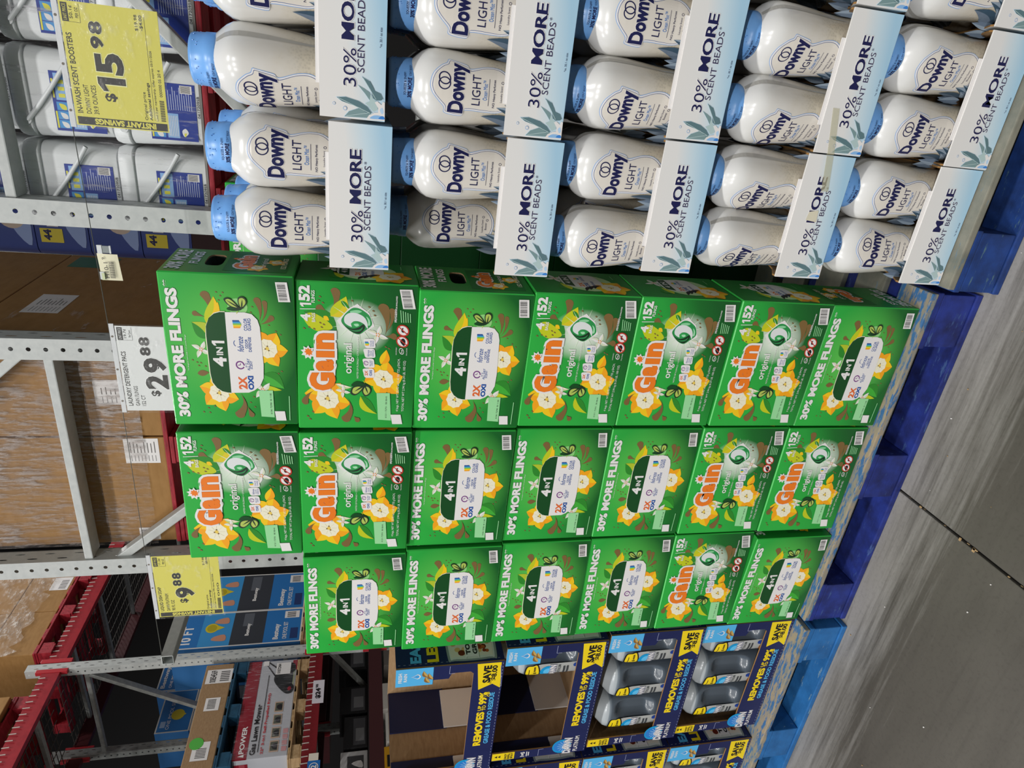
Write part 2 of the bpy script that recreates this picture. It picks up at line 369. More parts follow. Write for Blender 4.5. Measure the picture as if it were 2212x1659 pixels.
PURPLE = mat('#7a3f86', 0.4, 0.4); SKY = mat('#56b4ea', 0.4, 0.4); DYEL = mat('#f3d51c', 0.4, 0.4); LGLOW = mat('#bfe3a8', 0.4, 0.4); TEALB = mat('#0f9ad6', .4, .4)

# ================================================================== 1. floor
fl = MB(); fl.box(-9, 5, -4, 9, -0.20, -0.012, mat('#2a2826', 0.9)); fl = tag(fl.build('floor'), None, None, None, 'structure')
def slab(x0, x1, y0, y1):
    b = MB(); b.box(x0, x1, y0, y1, -0.011, 0.0, M_FLOOR); return b.build('concrete_slab', fl, bevel=0.003)
# the saw-cut control joint runs away from the viewer between the two slabs
jx = -0.508
slab(-9, jx-0.0035, -4, 9); slab(jx+0.0035, 5, -4, 9)
rr = random.Random(3); deb = MB()
for k in range(26):
    x, y, r = rr.uniform(-1.6, 0.4), -rr.random()**2*0.5-0.06, rr.uniform(0.0007, 0.0018)
    deb.box(x-r, x+r, y-r*0.7, y+r*0.7, 0.0003, 0.001+r*0.8, M_TANW if k % 3 else WHITE)
for k in range(12):
    y = rr.uniform(-0.5, -0.05); r = rr.uniform(0.002, 0.004); deb.box(jx+rr.uniform(-.004, .006)-r, jx+r, y-r, y+r, 0.0002, 0.003, M_TANW)
tag(deb.build('splinters'), 'small pale wood splinters and grit scattered over the concrete floor', 'debris', None, 'stuff')

# ================================================================== 2. pallets
def pallet(name, x0, x1, y0, y1, z0, h, mp, label, edge=None, deck=None, boards=7, bw=0.10, group=None, block=0.14, lead=None, bottom=True, rnd=1):
    R = random.Random(rnd); t = empty(name, ((x0+x1)/2, y0, z0), 0, label, 'pallet', group)
    cx = (x0+x1)/2; W = x1-x0; D = y1-y0; bt = h*0.12
    def brd(nm, a0, a1, b0, b1, c0, c1, m):
        q = MB(); q.box(a0-cx, a1-cx, b0-y0, b1-y0, c0, c1, m); return q.build(nm, t, bevel=0.003)
    bwid = W/2*0 + bw
    for i in range(boards):
        yc = y0+bwid/2+(D-bwid)*i/(boards-1); j = R.uniform(-0.004, 0.004)
        brd('deck_board', x0+R.uniform(0, .006), x1-R.uniform(0, .006), yc-bwid/2, yc+bwid/2, h-bt+j*0.1, h, (edge if i == 0 and edge else (deck or mp)))
    xs = [x0, (x0+x1)/2-block/2, x1-block]
    for xx in xs: brd('stringer_board', xx, xx+block, y0+0.002, y1-0.002, h-2*bt, h-bt-0.001, mp)
    for xx in xs:
        for yy in (y0, (y0+y1)/2-block/2, y1-block):
            brd('block', xx+R.uniform(0.002, .006), xx+block-R.uniform(.002, .006), yy+0.004, yy+block, bt if bottom else 0, h-2*bt-0.001, lead or mp)
    if bottom:
        for yy in (y0, (y0+y1)/2-bwid/2, y1-bwid): brd('bottom_board', x0, x1, yy, yy+bwid, 0.0, bt-0.001, lead or mp)
    return t
pallet('pallet', 0.056, 1.07, -0.055, 0.96, 0, 0.144, M_BLUEP, 'scuffed blue wooden pallet under the white bottle trays', M_DECKW, M_DECKW, rnd=2)
pallet('pallet', -0.972, 0.044, -0.022, 0.98, 0, 0.144, M_BLUEP2, 'royal blue wooden pallet under the green detergent boxes', M_EDGEW, M_DECKW, rnd=3)
pallet('pallet', -2.02, -0.985, -0.04, 0.97, 0, 0.144, M_TEALP, 'bright blue chipped pallet under the navy dish soap cartons', M_EDGEW, M_DECKW, rnd=4)

# ================================================================== 3. green detergent boxes
GW, GH, GD = 0.318, 0.2345, 0.155
CL = [(160, 1500), (215, 130), (1375, 160), (1190, 1495)]      # traced corners of the 4-in-1 face
BR = [(95, 1480), (280, 148), (1328, 185), (1050, 1478)]       # traced corners of the logo face
def barrel(a, c, r, ang, L, k=1.0):
    """daffodil: six petals, frilled cup"""
    for i in range(6):
        th = ang+i*PI/3; p = (c[0]+math.cos(th)*r*0.25, c[1]+math.sin(th)*r*0.25); q = (c[0]+math.cos(th)*r, c[1]+math.sin(th)*r)
        a.leaf(p, q, r*0.70, YEL2 if i % 2 else YEL, L+(i % 2)*2, 0.06, YEL if i % 2 else YEL2)
    n = 18; a.poly([(c[0]+r*(0.46+0.05*(i % 2))*math.cos(2*PI*i/n), c[1]+r*(0.46+0.05*(i % 2))*math.sin(2*PI*i/n)) for i in range(n)], CREAM, L+4)
    for i in range(9): a.line((c[0]+r*.12*math.cos(i*.7), c[1]+r*.12*math.sin(i*.7)), (c[0]+r*.37*math.cos(i*.7), c[1]+r*.37*math.sin(i*.7)), r*0.015, mat('#e2dbb4'), L+5)
    a.disc(c, r*0.09, mat('#e8c95a'), L+5)
    for dx, dy in ((.06, .1), (-.1, .02), (.02, -.12)): a.disc((c[0]+dx*r, c[1]+dy*r), r*0.04, BROWN, L+6, n=8)
def butterfly(a, kind, L):
    """traced wings: A and B light, C dark"""
    if kind == 'claim':
        A_ = [(743, 374), (772, 357), (806, 371), (842, 412), (866, 456), (820, 452), (775, 427)]; B_ = [(868, 444), (860, 398), (870, 356), (905, 345), (933, 366), (934, 406), (908, 440), (882, 460)]; C_ = [(755, 458), (800, 436), (860, 458), (880, 466), (838, 478), (785, 476)]
        body = ((800, 470), (905, 452)); ant = ((848, 478), (832, 502))
    else:
        A_ = [(580, 1162), (600, 1112), (650, 1094), (690, 1096), (712, 1090), (690, 1124), (650, 1162), (610, 1182)]; B_ = [(692, 1186), (680, 1142), (712, 1092), (745, 1096), (760, 1126), (748, 1160), (718, 1186)]; C_ = [(598, 1088), (640, 1056), (700, 1066), (738, 1092), (660, 1096), (615, 1102)]
        body = ((690, 1070), (760, 1100)); ant = ((715, 1070), (705, 1045))
    a.blob(C_, DKG, L, 4)
    for w in (A_, B_):
        a.blob(w, mat('#17301c'), L+1, 4); mx = sum(p[0] for p in w)/len(w); my = sum(p[1] for p in w)/len(w)
        a.blob([(mx+(x-mx)*.74, my+(y-my)*.74) for x, y in w], mat('#b3c65a'), L+2, 4); bx, by = (882, 462) if kind == 'claim' else (712, 1090); a.leaf((bx, by), (mx+(mx-bx)*.5, my+(my-by)*.5), 12, mat('#17301c'), L+3)
    a.leaf(body[0], body[1], 11, mat('#17301c'), L+3); a.line(*ant, 4, LIME, L+3)
def flower(a, c, r, ang, L):
    for i in range(4):
        th = ang+i*PI/2; a.leaf(c, (c[0]+r*math.cos(th), c[1]+r*math.sin(th)), r*0.45, WHITE, L+i % 2, 0.05, mat('#d5dcc0'))
    for i in range(5): a.disc((c[0]+r*.16*math.cos(i*1.3), c[1]+r*.16*math.sin(i*1.3)), r*.06, ORANGE, L+3, n=6)
def specks(a, pts, L=1, r=9):
    for i, (x, y) in enumerate(pts): a.leaf((x-r, y-r*.6), (x+r, y+r*.6), r*1.2, BROWN, L)
def clock(a, c, r, L):
    a.ring(c, r*.72, r, PURPLE, L, 16, a0=0.5, a1=2*PI+0.1); a.line(c, (c[0]-r*.5, c[1]), r*.14, PURPLE, L); a.line(c, (c[0]+r*.1, c[1]-r*.4), r*.14, PURPLE, L)
def shield(a, c, r, L):
    for k, m in enumerate((mat('#1a4f9a'), mat('#38a0d0'), mat('#7fc24a'), mat('#f3d21e'), mat('#f0a020'))):
        y0 = c[1]-r+2*r*k/5; y1 = y0+2*r/5; t0 = abs((y0-c[1])/r); t1 = abs((y1-c[1])/r)
        a.poly([(c[0]-r, y0), (c[0]-r, y1), (c[0]+r*(1.05-.55*t1), y1), (c[0]+r*(1.05-.55*t0), y0)], m, L)
def art_claim():
    a = Art(homog(CL, GW, GH))
    a.text('30% MORE FLINGS', (252, 1425), (312, 280), 98, WHITE, 3, bold=0.05, outl=((mat('#1d7a30'), 0.02),))
    a.text('**', (268, 268), (275, 210), 34, WHITE, 3, bold=0.03)
    a.text("*vs largest non-club 112 count Flings", (345, 1020), (370, 700), 14, WHITE, 3, shear=.2)
    # brown splashes, leaves, flowers around the panel
    a.drop((575, 545), (590, 345), 42, BROWN, 0, 0.18); a.drop((560, 540), (480, 508), 24, BROWN, 0); a.drop((1010, 580), (1025, 385), 32, BROWN, 0, .1); a.drop((1015, 590), (1085, 405), 24, BROWN, 0, .12); a.drop((1010, 600), (1120, 540), 26, BROWN, 0, .08)
    a.drop((745, 1215), (715, 1395), 42, BROWN, 7, -.22); a.drop((785, 1330), (810, 1405), 24, BROWN, 7); a.leaf((415, 1045), (515, 1035), 52, BROWN, 0)
    a.leaf((560, 590), (660, 350), 120, LIME, 1, 0.12, YEL); a.leaf((660, 520), (690, 400), 40, YEL, 2)
    a.leaf((560, 730), (440, 585), 150, LEAFG, 0, .1, mat('#b5c42a')); a.leaf((960, 1050), (1125, 1175), 130, LEAFG, 0, -.1, mat('#3fae35')); a.leaf((940, 1160), (1100, 1190), 40, LIME, 1)
    flower(a, (480, 830), 85, 0.5, 1); flower(a, (940, 1190), 95, 0.8, 1)
    barrel(a, (570, 1215), 165, 0.35, 1); barrel(a, (1040, 815), 175, 0.1, 1)
    a.disc((850, 440), 85, mat('#8fd07c'), 0, 75, 20); butterfly(a, 'claim', 11)
    specks(a, [(690, 312), (720, 345), (745, 315), (700, 385), (975, 440), (955, 490), (395, 925), (430, 945), (440, 975), (460, 950), (495, 980), (1140, 660), (1175, 690), (1130, 1020), (1100, 1040), (415, 1385), (460, 1350), (465, 1390), (515, 1335), (820, 1300), (850, 1340), (855, 1250), (1090, 605)])
    # the two-tone panel
    def panel(m, L, g):
        a.poly([(735, 490-g), (690, 490-g), (640, 505-g), (590, 545), (555, 620-g), (545-g, 700), (525-g, 1040), (530-g, 1120), (560-g, 1170+g), (600, 1200+g), (640, 1210+g), (672, 1213+g)], m, L)
    panel(CREAM, 9, 7); panel(DKG, 10, 0)
    a.poly([(735, 490), (900, 490), (960, 505), (1000, 555), (1010, 620), (1000, 760), (985, 960), (965, 1080), (925, 1150), (870, 1190), (820, 1210), (672, 1213)], WHITE, 10)
    a.text('4', (620, 978), (625, 893), 112, WHITE, 12, bold=.045); a.text('IN', (632, 876), (638, 806), 56, WHITE, 12, bold=.03); a.text('1', (634, 792), (634, 748), 106, WHITE, 12)
    a.text('2X', (783, 1180), (783, 1065), 72, mat('#e2672a'), 12, bold=.04); a.text('OXI', (851, 1185), (851, 1060), 48, BLUE, 12, bold=.05)
    clock(a, (787, 965), 38, 12); a.text('up to', (833, 985), (840, 945), 14, BLUE, 12); a.text('ALL DAY', (853, 1012), (860, 905), 22, BLUE, 12, bold=.01); a.text('SCENT', (878, 1000), (882, 925), 20, BLUE, 12, bold=.01)
    a.text('febreze', (815, 845), (822, 708), 52, BLUE, 12, shear=.3); a.ring((795, 770), 28, 33, BLUE, 12, 8, a0=2.2, a1=4.1)
    a.text('ODOR', (868, 815), (873, 732), 24, BLUE, 12, bold=.01); a.text('DEFENSE', (893, 845), (905, 712), 24, BLUE, 12, bold=.01)
    shield(a, (822, 597), 36, 12); a.text('COLOR', (888, 655), (893, 543), 28, BLUE, 12, bold=.01); a.text('GUARD', (919, 655), (926, 543), 28, BLUE, 12, bold=.01)
    # code panel, rule, bar code, blank data square
    a.poly([(905, 1190), (1025, 1190), (1000, 1430), (890, 1422)], PALEG, 9); a.text('61361 72700  05 11:00', (980, 1400), (1000, 1215), 14, INK, 11)
    a.rect(1010, 1095, 1375, 1458, WHITE, 9); a.line((1155, 1240), (1125, 1455), 7, PALEG, 9); a.barcode(1208, 1310, 390, 210, 9, 3)
    return a
def art_brand():
    a = Art(homog(BR, GW, GH))
    a.text('1', (338, 385), (338, 350), 94, WHITE, 8); a.text('52', (341, 335), (345, 192), 96, WHITE, 8, bold=.05); a.text('FLINGS', (410, 348), (413, 237), 30, WHITE, 8, bold=.02)
    a.line((285, 405), (415, 405), 6, WHITE, 8); a.text('4', (318, 515), (318, 448), 84, WHITE, 8, bold=.045); a.text('BAGS', (383, 522), (386, 440), 30, WHITE, 8, bold=.02)
    # leaves and splashes
    a.drop((530, 420), (605, 255), 42, BROWN, 0, .15); a.drop((520, 450), (450, 400), 34, BROWN, 0); a.drop((960, 640), (990, 400), 48, BROWN, 0, .1); a.drop((960, 650), (1030, 650), 30, BROWN, 0); a.drop((965, 620), (1060, 420), 26, BROWN, 0, .1)
    a.drop((545, 1200), (505, 1385), 38, BROWN, 7, -.2); a.drop((570, 1370), (595, 1400), 24, BROWN, 7); a.drop((275, 1140), (190, 1235), 30, BROWN, 6, .1)
    a.leaf((530, 470), (690, 290), 130, LIME, 1, .12, mat('#dbc81f')); a.leaf((640, 330), (700, 400), 40, LEAFG, 1); a.leaf((560, 600), (310, 430), 160, mat('#2c7a3a'), 0, .12, LEAFG)
    a.blob([(300, 470), (330, 560), (400, 605), (480, 600), (530, 570), (480, 500), (380, 440)], LIME, 1); specks(a, [(435, 530), (462, 545), (440, 570), (375, 585), (335, 570), (470, 295), (485, 350), (455, 330), (290, 580), (870, 385), (900, 420), (905, 460), (735, 330), (190, 1370), (240, 1330), (205, 1395), (950, 745), (975, 760)], 3, 11)
    a.leaf((470, 470), (510, 510), 40, YEL, 2)
    # burst behind the capsule and the capsule itself
    for k in range(14):
        th = k*2*PI/14+.2; a.poly([(740+90*math.cos(th-.05), 515+90*math.sin(th-.05)), (740+90*math.cos(th+.05), 515+90*math.sin(th+.05)), (740+230*math.cos(th), 515+230*math.sin(th))], mat('#d9ead0'), 1)
    a.poly([(775, 356), (800, 385), (860, 440), (885, 560), (800, 604), (730, 640), (600, 560), (575, 510), (610, 480), (700, 395)], WHITE, 2)
    a.blob([(735, 392), (790, 402), (850, 452), (866, 500), (862, 548), (800, 598), (735, 632), (665, 596), (612, 520), (640, 465), (690, 418)], mat('#27934a'), 3)
    a.blob([(700, 425), (760, 412), (800, 425), (770, 440), (720, 445)], mat('#8ad19c'), 4, 4); a.blob([(830, 470), (852, 500), (850, 545), (830, 550), (838, 510)], mat('#9edcae'), 4, 4)
    a.blob([(640, 530), (645, 475), (690, 440), (750, 440), (805, 470), (828, 520), (822, 580), (800, 540), (760, 515), (715, 515), (690, 540), (690, 565)], mat('#dfe3e2'), 5)
    a.blob([(612, 520), (640, 555), (690, 580), (745, 570), (795, 540), (800, 575), (770, 608), (735, 626), (670, 596)], mat('#0c2e18'), 5)
    a.blob([(640, 565), (690, 592), (750, 588), (785, 565), (760, 600), (700, 605)], mat('#2c8a4c'), 6); a.blob([(690, 535), (720, 518), (755, 525), (765, 550), (735, 566), (700, 560)], mat('#2fa552'), 6); a.blob([(712, 540), (745, 535), (755, 550), (730, 560)], mat('#a6e0b4'), 7)
    flower(a, (900, 635), 90, .4, 3)
    # flowers lower left and right
    barrel(a, (380, 1210), 190, .25, 1); barrel(a, (880, 1035), 170, .9, 1); a.leaf((880, 900), (950, 770), 80, YEL, 1, .1, YEL2); a.leaf((660, 1190), (770, 1350), 110, LEAFG, 1, .1, LIME)
    flower(a, (520, 1145), 62, .2, 6); a.leaf((470, 1080), (600, 1110), 40, CREAM, 5, .1, mat('#b9cf8a'))
    butterfly(a, 'brand', 9)
    # logo
    for tx, l, r, h, dy in (('G', (345, 1135), (385, 975), 215, 0), ('a', (400, 962), (415, 858), 150, 0), ('ı', (425, 838), (432, 782), 152, 0), ('n', (440, 765), (452, 622), 150, 0)):
        a.text(tx, l, r, h, ORANGE, 15, bold=.055, outl=((mat('#b5551c'), .008), (WHITE, .085)))
    a.poly([(330, 1120), (420, 1110), (480, 1000), (500, 900), (530, 760), (540, 640), (500, 610), (370, 640), (345, 770), (330, 870), (310, 960), (250, 1000), (240, 1080), (270, 1120)], WHITE, 12)
    a.star((288, 795), 42, 64, 9, WHITE, 13); a.star((292, 790), 24, 38, 8, ORANGE, 15)
    a.text('original', (612, 985), (628, 712), 88, WHITE, 8, bold=.015); a.text('NOTES OF FLORALS + CITRUS SUNSHINE', (668, 1028), (722, 655), 15, WHITE, 8)
    for i, c in enumerate([(818, 712), (802, 800), (780, 890), (766, 980)]):
        a.blob([(c[0]-44, c[1]-36), (c[0], c[1]-42), (c[0]+44, c[1]-36), (c[0]+46, c[1]), (c[0]+40, c[1]+38), (c[0], c[1]+42), (c[0]-40, c[1]+38), (c[0]-46, c[1])], WHITE, 8, 3)
    shield(a, (796, 714), 18, 9); a.text('COLOR', (827, 740), (829, 686), 13, BLUE, 9); a.text('GUARD', (845, 740), (847, 686), 13, BLUE, 9)
    a.text('febreze', (790, 830), (792, 772), 20, BLUE, 9, shear=.3); a.text('ODOR', (813, 825), (815, 778), 12, BLUE, 9); a.text('DEFENSE', (830, 830), (833, 770), 12, BLUE, 9)
    clock(a, (757, 890), 20, 9); a.text('ALL DAY', (790, 918), (793, 864), 12, BLUE, 9); a.text('SCENT', (806, 912), (808, 870), 12, BLUE, 9)
    a.text('2X', (742, 1002), (744, 958), 26, mat('#e2672a'), 9, bold=.03); a.text('OXI', (780, 1005), (782, 955), 22, BLUE, 9, bold=.03)
    # warnings and weights
    for c in ((1120, 594), (1098, 695)):
        a.disc(c, 53, REDI, 8); a.disc(c, 42, WHITE, 9)
    a.blob([(1128, 570), (1108, 580), (1108, 608), (1128, 612), (1120, 592)], INK, 10, 3); a.disc((1150, 620), 5, INK, 10, n=6); a.line((1090, 560), (1150, 628), 9, REDI, 11)
    a.blob([(1110, 665), (1125, 690), (1105, 735), (1080, 700), (1085, 680)], INK, 10, 3); a.line((1065, 660), (1132, 730), 9, REDI, 11)
    for i, (t, y0, y1) in enumerate((('KEEP OUT OF REACH', 520, 400), ('IF PUT IN MOUTH OR SWALLOWED', 520, 282))): a.text(t, (1070+i*17+2, y0), (1085+i*22, y1), 13, WHITE, 8, bold=.02)
    for i in range(5): a.line((1120+i*19, 522), (1132+i*19, 410+i*8), 7, PALEG, 8)
    a.text('HIGH EFFICIENCY', (1028, 815), (1035, 745), 10, WHITE, 8); a.ring((1075, 782), 17, 21, WHITE, 8, 14, ry=1.4); a.text('he', (1075, 798), (1075, 768), 20, WHITE, 8); a.text('FOR ALL MACHINES', (1115, 820), (1122, 752), 10, WHITE, 8)
    a.text('4 bags, NET WT 25.92 oz (1.62 lb) 735 g EACH,', (952, 1325), (1040, 848), 26, WHITE, 12); a.text('TOTAL NET WT 2.94 kg (6.24 LB, 100 OZ)', (990, 1325), (1095, 868), 26, WHITE, 12)
    a.poly([(800, 1160), (912, 1160), (880, 1408), (772, 1400)], PALEG, 9); a.text('61211 72701  08 08:43', (845, 1385), (872, 1190), 13, INK, 11)
    a.rect(885, 970, 1355, 1440, WHITE, 11); a.barcode(1155, 1262, 398, 222, 11, 5)
    return a
def art_side(kind):
    """side panel, 0.155 wide: x from -0.0775 (front edge) to 0.0775"""
    a = Art(); w = GD/2
    if kind == 'logo':
        a.place('30% MORE', -.062, .062, .200, .227, WHITE, 4, bold=.035); a.place('FLINGS', -.025, .055, .176, .193, WHITE, 4, bold=.03)
        a.poly([(-.058, .015), (.06, .015), (.06, .128), (-.058, .128)], mat('#17702a'), 0)
        a.place('Gain', -.045, .045, .078, .112, ORANGE, 6, bold=.05, outl=((WHITE, .08),)); a.star((.018, .114), .004, .007, 8, ORANGE, 6)
        a.place('original', -.03, .03, .052, .066, WHITE, 5); a.place('152 FLINGS', -.035, .035, .018, .028, CREAM, 5, bold=.02)
        b = Art(); barrel(a, (-.035, .07), .022, .3, 1); barrel(a, (.005, .038), .02, .8, 1)
    else:
        a.disc((.0, .10), .055, LGLOW, 0, .06, 20)
        a.blob([(-.02, .155), (.04, .155), (.048, .12), (.045, .075), (-.03, .07), (-.035, .12)], WHITE, 3, 4); a.poly([(-.02, .155), (.042, .155), (.046, .135), (-.028, .135)], DKG, 4)
        a.place('4 IN', -.01, .03, .139, .151, WHITE, 5, bold=.03); a.place('2X', -.028, -.002, .113, .124, ORANGE, 5, bold=.03); a.place('OXI', -.028, -.002, .1, .11, BLUE, 5, bold=.03)
        a.place('febreze', -.022, .01, .086, .094, BLUE, 5, shear=.3); a.place('COLOR GUARD', .008, .04, .103, .11, BLUE, 5); shield(a, (.024, .119), .006, 5)
        barrel(a, (-.03, .055), .045, .4, 1); a.leaf((-.05, .15), (-.01, .165), .03, LIME, 1, .1, LEAFG); flower(a, (.02, .17), .025, .3, 1)
        for i in range(3): a.leaf((-.055+i*.008, .118-i*.012), (-.03+i*.006, .085-i*.006), .01, INK, 4, .25)
        a.line((.03, .03), (.055, .03), .0015, PALEG, 2)
    return a
def carton_mesh(front_m, hole):
    mb = MB(); hw = GW/2; d = GD; h = GH; bv = 0.0022
    # outline rounded at the vertical folds
    mb.faces([(-hw+bv, 0, bv), (hw-bv, 0, bv), (hw-bv, 0, h-bv), (-hw+bv, 0, h-bv)], [(0, 1, 2, 3)], front_m)
    mb.faces([(-hw, d-bv, bv), (-hw, bv, bv), (-hw, bv, h-bv), (-hw, d-bv, h-bv)], [(0, 1, 2, 3)], M_GSIDE)
    mb.faces([(hw-bv, d, bv), (-hw+bv, d, bv), (-hw+bv, d, h-bv), (hw-bv, d, h-bv)], [(0, 1, 2, 3)], M_GSIDE)
    mb.faces([(-hw+bv, bv, h), (hw-bv, bv, h), (hw-bv, d-bv, h), (-hw+bv, d-bv, h)], [(0, 1, 2, 3)], M_GSIDE)
    mb.faces([(-hw+bv, d-bv, 0), (hw-bv, d-bv, 0), (hw-bv, bv, 0), (-hw+bv, bv, 0)], [(0, 1, 2, 3)], M_GSIDE)
    if not hole: mb.faces([(hw, bv, bv), (hw, d-bv, bv), (hw, d-bv, h-bv), (hw, bv, h-bv)], [(0, 1, 2, 3)], M_GSIDE)
    else:   # die-cut hand hole through the side panel
        n = 24; cy, cz, ry, rz = d*0.54, 0.150, 0.036, 0.0165; inn = []; out = []
        for k in range(n):
            t = 2*PI*k/n; c, s_ = math.cos(t), math.sin(t); e = 0.55
            inn.append((cy+ry*math.copysign(abs(c)**e, c), cz+rz*math.copysign(abs(s_)**e, s_)))
            m = max(abs(c), abs(s_)); px, pz = c/m, s_/m
            out.append((d/2+px*(d/2-bv), h/2+pz*(h/2-bv)))
        vs = [(hw, y, z) for y, z in inn]+[(hw, y, z) for y, z in out]+[(hw-0.003, y, z) for y, z in inn]+[(hw-0.05, y, z) for y, z in inn]
        mb.faces(vs[:2*n], [(k, n+k, n+(k+1) % n, (k+1) % n) for k in range(n)], M_GSIDE)
        mb.faces(vs, [((k+1) % n, 2*n+(k+1) % n, 2*n+k, k) for k in range(n)], M_KRAFT)
        mb.faces(vs, [(2*n+(k+1) % n, 3*n+(k+1) % n, 3*n+k, 2*n+k) for k in range(n)]+[tuple(3*n+k for k in range(n))], mat('#0a2412', .8))  # closed pocket behind the hole; the inside's shade is put into dark green
    # folds: strips joining the panels (lighter worn crease)
    def strip(p, q, r, s_, m=M_GEDGE): mb.face([p, q, r, s_], m)
    for sx in (-1, 1):
        strip((sx*(hw-bv), 0, bv), (sx*hw, bv, bv), (sx*hw, bv, h-bv), (sx*(hw-bv), 0, h-bv)); strip((sx*(hw-bv), d, bv), (sx*hw, d-bv, bv), (sx*hw, d-bv, h-bv), (sx*(hw-bv), d, h-bv))
        for z, zz in ((h-bv, h), (bv, 0)): strip((sx*hw, bv, z), (sx*hw, d-bv, z), (sx*(hw-bv), d-bv, zz), (sx*(hw-bv), bv, zz)); mb.face([(sx*hw, bv, z), (sx*(hw-bv), 0, z), (sx*(hw-bv), bv, zz)], M_GEDGE)
    for z, zz in ((h-bv, h), (bv, 0)):
        strip((-hw+bv, 0, z), (hw-bv, 0, z), (hw-bv, bv, zz), (-hw+bv, bv, zz)); strip((-hw+bv, d, z), (hw-bv, d, z), (hw-bv, d-bv, zz), (-hw+bv, d-bv, zz))
    return mb.mesh('carton')
A_CLAIM = art_claim().mesh('front_print', front()); A_BRAND = art_brand().mesh('front_print', front())
sidepos = lambda x, z, L: (GW/2+STEP*(L+3), GD/2+x, z)
sideflip = lambda x, z, L: (GW/2+STEP*(L+3), GD/2-x, GH-z)
A_SL = art_side('logo').mesh('side_print', sidepos); A_SLF = art_side('logo').mesh('side_print', sideflip); A_S4 = art_side('four').mesh('side_print', sidepos)
CM = {}
def gbox(face, side, hole, x, y, z, rz, label):
    k = (face, hole)
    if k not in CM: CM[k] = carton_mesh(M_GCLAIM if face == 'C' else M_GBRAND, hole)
    t = empty('detergent_box', (x, y, z), rz, label, 'box', 'green detergent boxes stacked on the middle pallet')
    link('carton', CM[k], t); link('front_print', A_CLAIM if face == 'C' else A_BRAND, t)
    link('side_print', {'L': A_SL, 'F': A_SLF, '4': A_S4}[side], t); return t
COLS = {0: 'right', 1: 'middle', 2: 'left'}
ORD = ['topmost', 'second from top', 'third from top', 'fourth from top', 'fifth from top', 'sixth from top', 'bottom']
PL = {0: 'CBCBBBC', 1: 'BBCCCBB', 2: ' CCCCBC'}
SD = {0: 'L4L444F', 1: '44LLL44', 2: ' LLLL4L'}
FIT = {(0, 0): (.0054, .0028, -.0168), (0, 1): (-.003, .0065, .0169), (0, 2): (-.0076, .0032, -.0404), (0, 3): (-.0026, .0038, -.0296), (0, 4): (-.0015, .0026, -.0261), (0, 5): (.0015, -.0038, -.0173), (0, 6): (-.0005, -.0015, -.0148),
       (1, 0): (-.0054, -.0038, .0048), (1, 1): (-.008, -.0035, -.0079), (1, 2): (-.0118, .0101, -.0081), (1, 3): (-.0128, .0171, .0033), (1, 4): (-.0132, .0163, .0026), (1, 5): (-.0093, .01, .0124), (1, 6): (-.0096, .007, .0171),
       (2, 1): (-.0178, .0026, -.0399), (2, 2): (-.0151, -.0003, .0194), (2, 3): (-.0151, .0043, .0369), (2, 4): (-.0159, .0077, .0373), (2, 5): (-.0139, .0046, .0411), (2, 6): (-.025, -.0016, -.0275)}
for (c, k), (dx, dy, rz) in FIT.items():
    f = PL[c][k]; s_ = SD[c][k]
    what = 'with 4 IN 1 panel' if f == 'C' else 'with big orange logo'
    pos = ORD[k] if c != 2 or k == 6 else ['', 'topmost', 'second from top', 'third from top', 'fourth from top', 'fifth from top'][k]
    gbox(f, s_, c == 0 and k < 3, -(c+.5)*0.32+dx, dy, 0.1452+(6-k)*0.2351, rz, 'green detergent box %s, %s in the %s column' % (what, pos, COLS[c]))
gbox('C', 'L', False, -0.105, 0.672, 0.1452+6*0.2351, 0, 'green detergent box standing far back behind the white bottle caps')
for i in range(6):      # unprinted backs of the boxes that carry it; gap shade put into their green
    t = empty('detergent_box', (-0.105, 0.672, 0.1452+i*0.2351), 0, 'green detergent box, gap shade put into its colour, %s in the rear stack' % ['lowest', 'second lowest', 'third lowest', 'third highest', 'second highest', 'highest'][i], 'box', 'green detergent boxes stacked on the middle pallet'); q = MB(); q.box(-GW/2, GW/2, 0, GD, 0, GH, mat('#0f3d1b', .4)); q.build('carton', t, bevel=.002)

# ================================================================== 4. white scent-bead bottles in printed trays
BP = [(0.0, .048, .044), (.004, .0535, .049), (.02, .0545, .050), (.05, .0525, .048), (.085, .0515, .047), (.12, .0535, .049), (.155, .0575, .0525), (.185, .0605, .055), (.21, .0618, .0562), (.226, .0615, .056), (.238, .0592, .054), (.248, .054, .050), (.256, .0475, .045), (.262, .042, .0405), (.266, .039, .038)]
def bprof(z):
    for (z0, a0, b0), (z1, a1, b1) in zip(BP, BP[1:]):
        if z <= z1:
            t = (z-z0)/(z1-z0); return a0+(a1-a0)*t, b0+(b1-b0)*t
    return BP[-1][1:]
EXP = 2.5
def bpoint(z, th, lift=0.0):
    a, b = bprof(z); c, s_ = math.cos(th), math.sin(th)
    return ((a+lift)*math.copysign(abs(c)**(2/EXP), c), (b+lift)*math.copysign(abs(s_)**(2/EXP), s_), z)
def bottle_body():
    mb = MB(); zs = []
    for (z0, _, _), (z1, _, _) in zip(BP, BP[1:]): zs += [z0, (z0+z1)/2]
    zs.append(BP[-1][0]); n = 40
    mb.rings([[bpoint(z, 2*PI*k/n) for k in range(n)] for z in zs], M_BOTTLE); return mb.mesh('body', smooth=True)
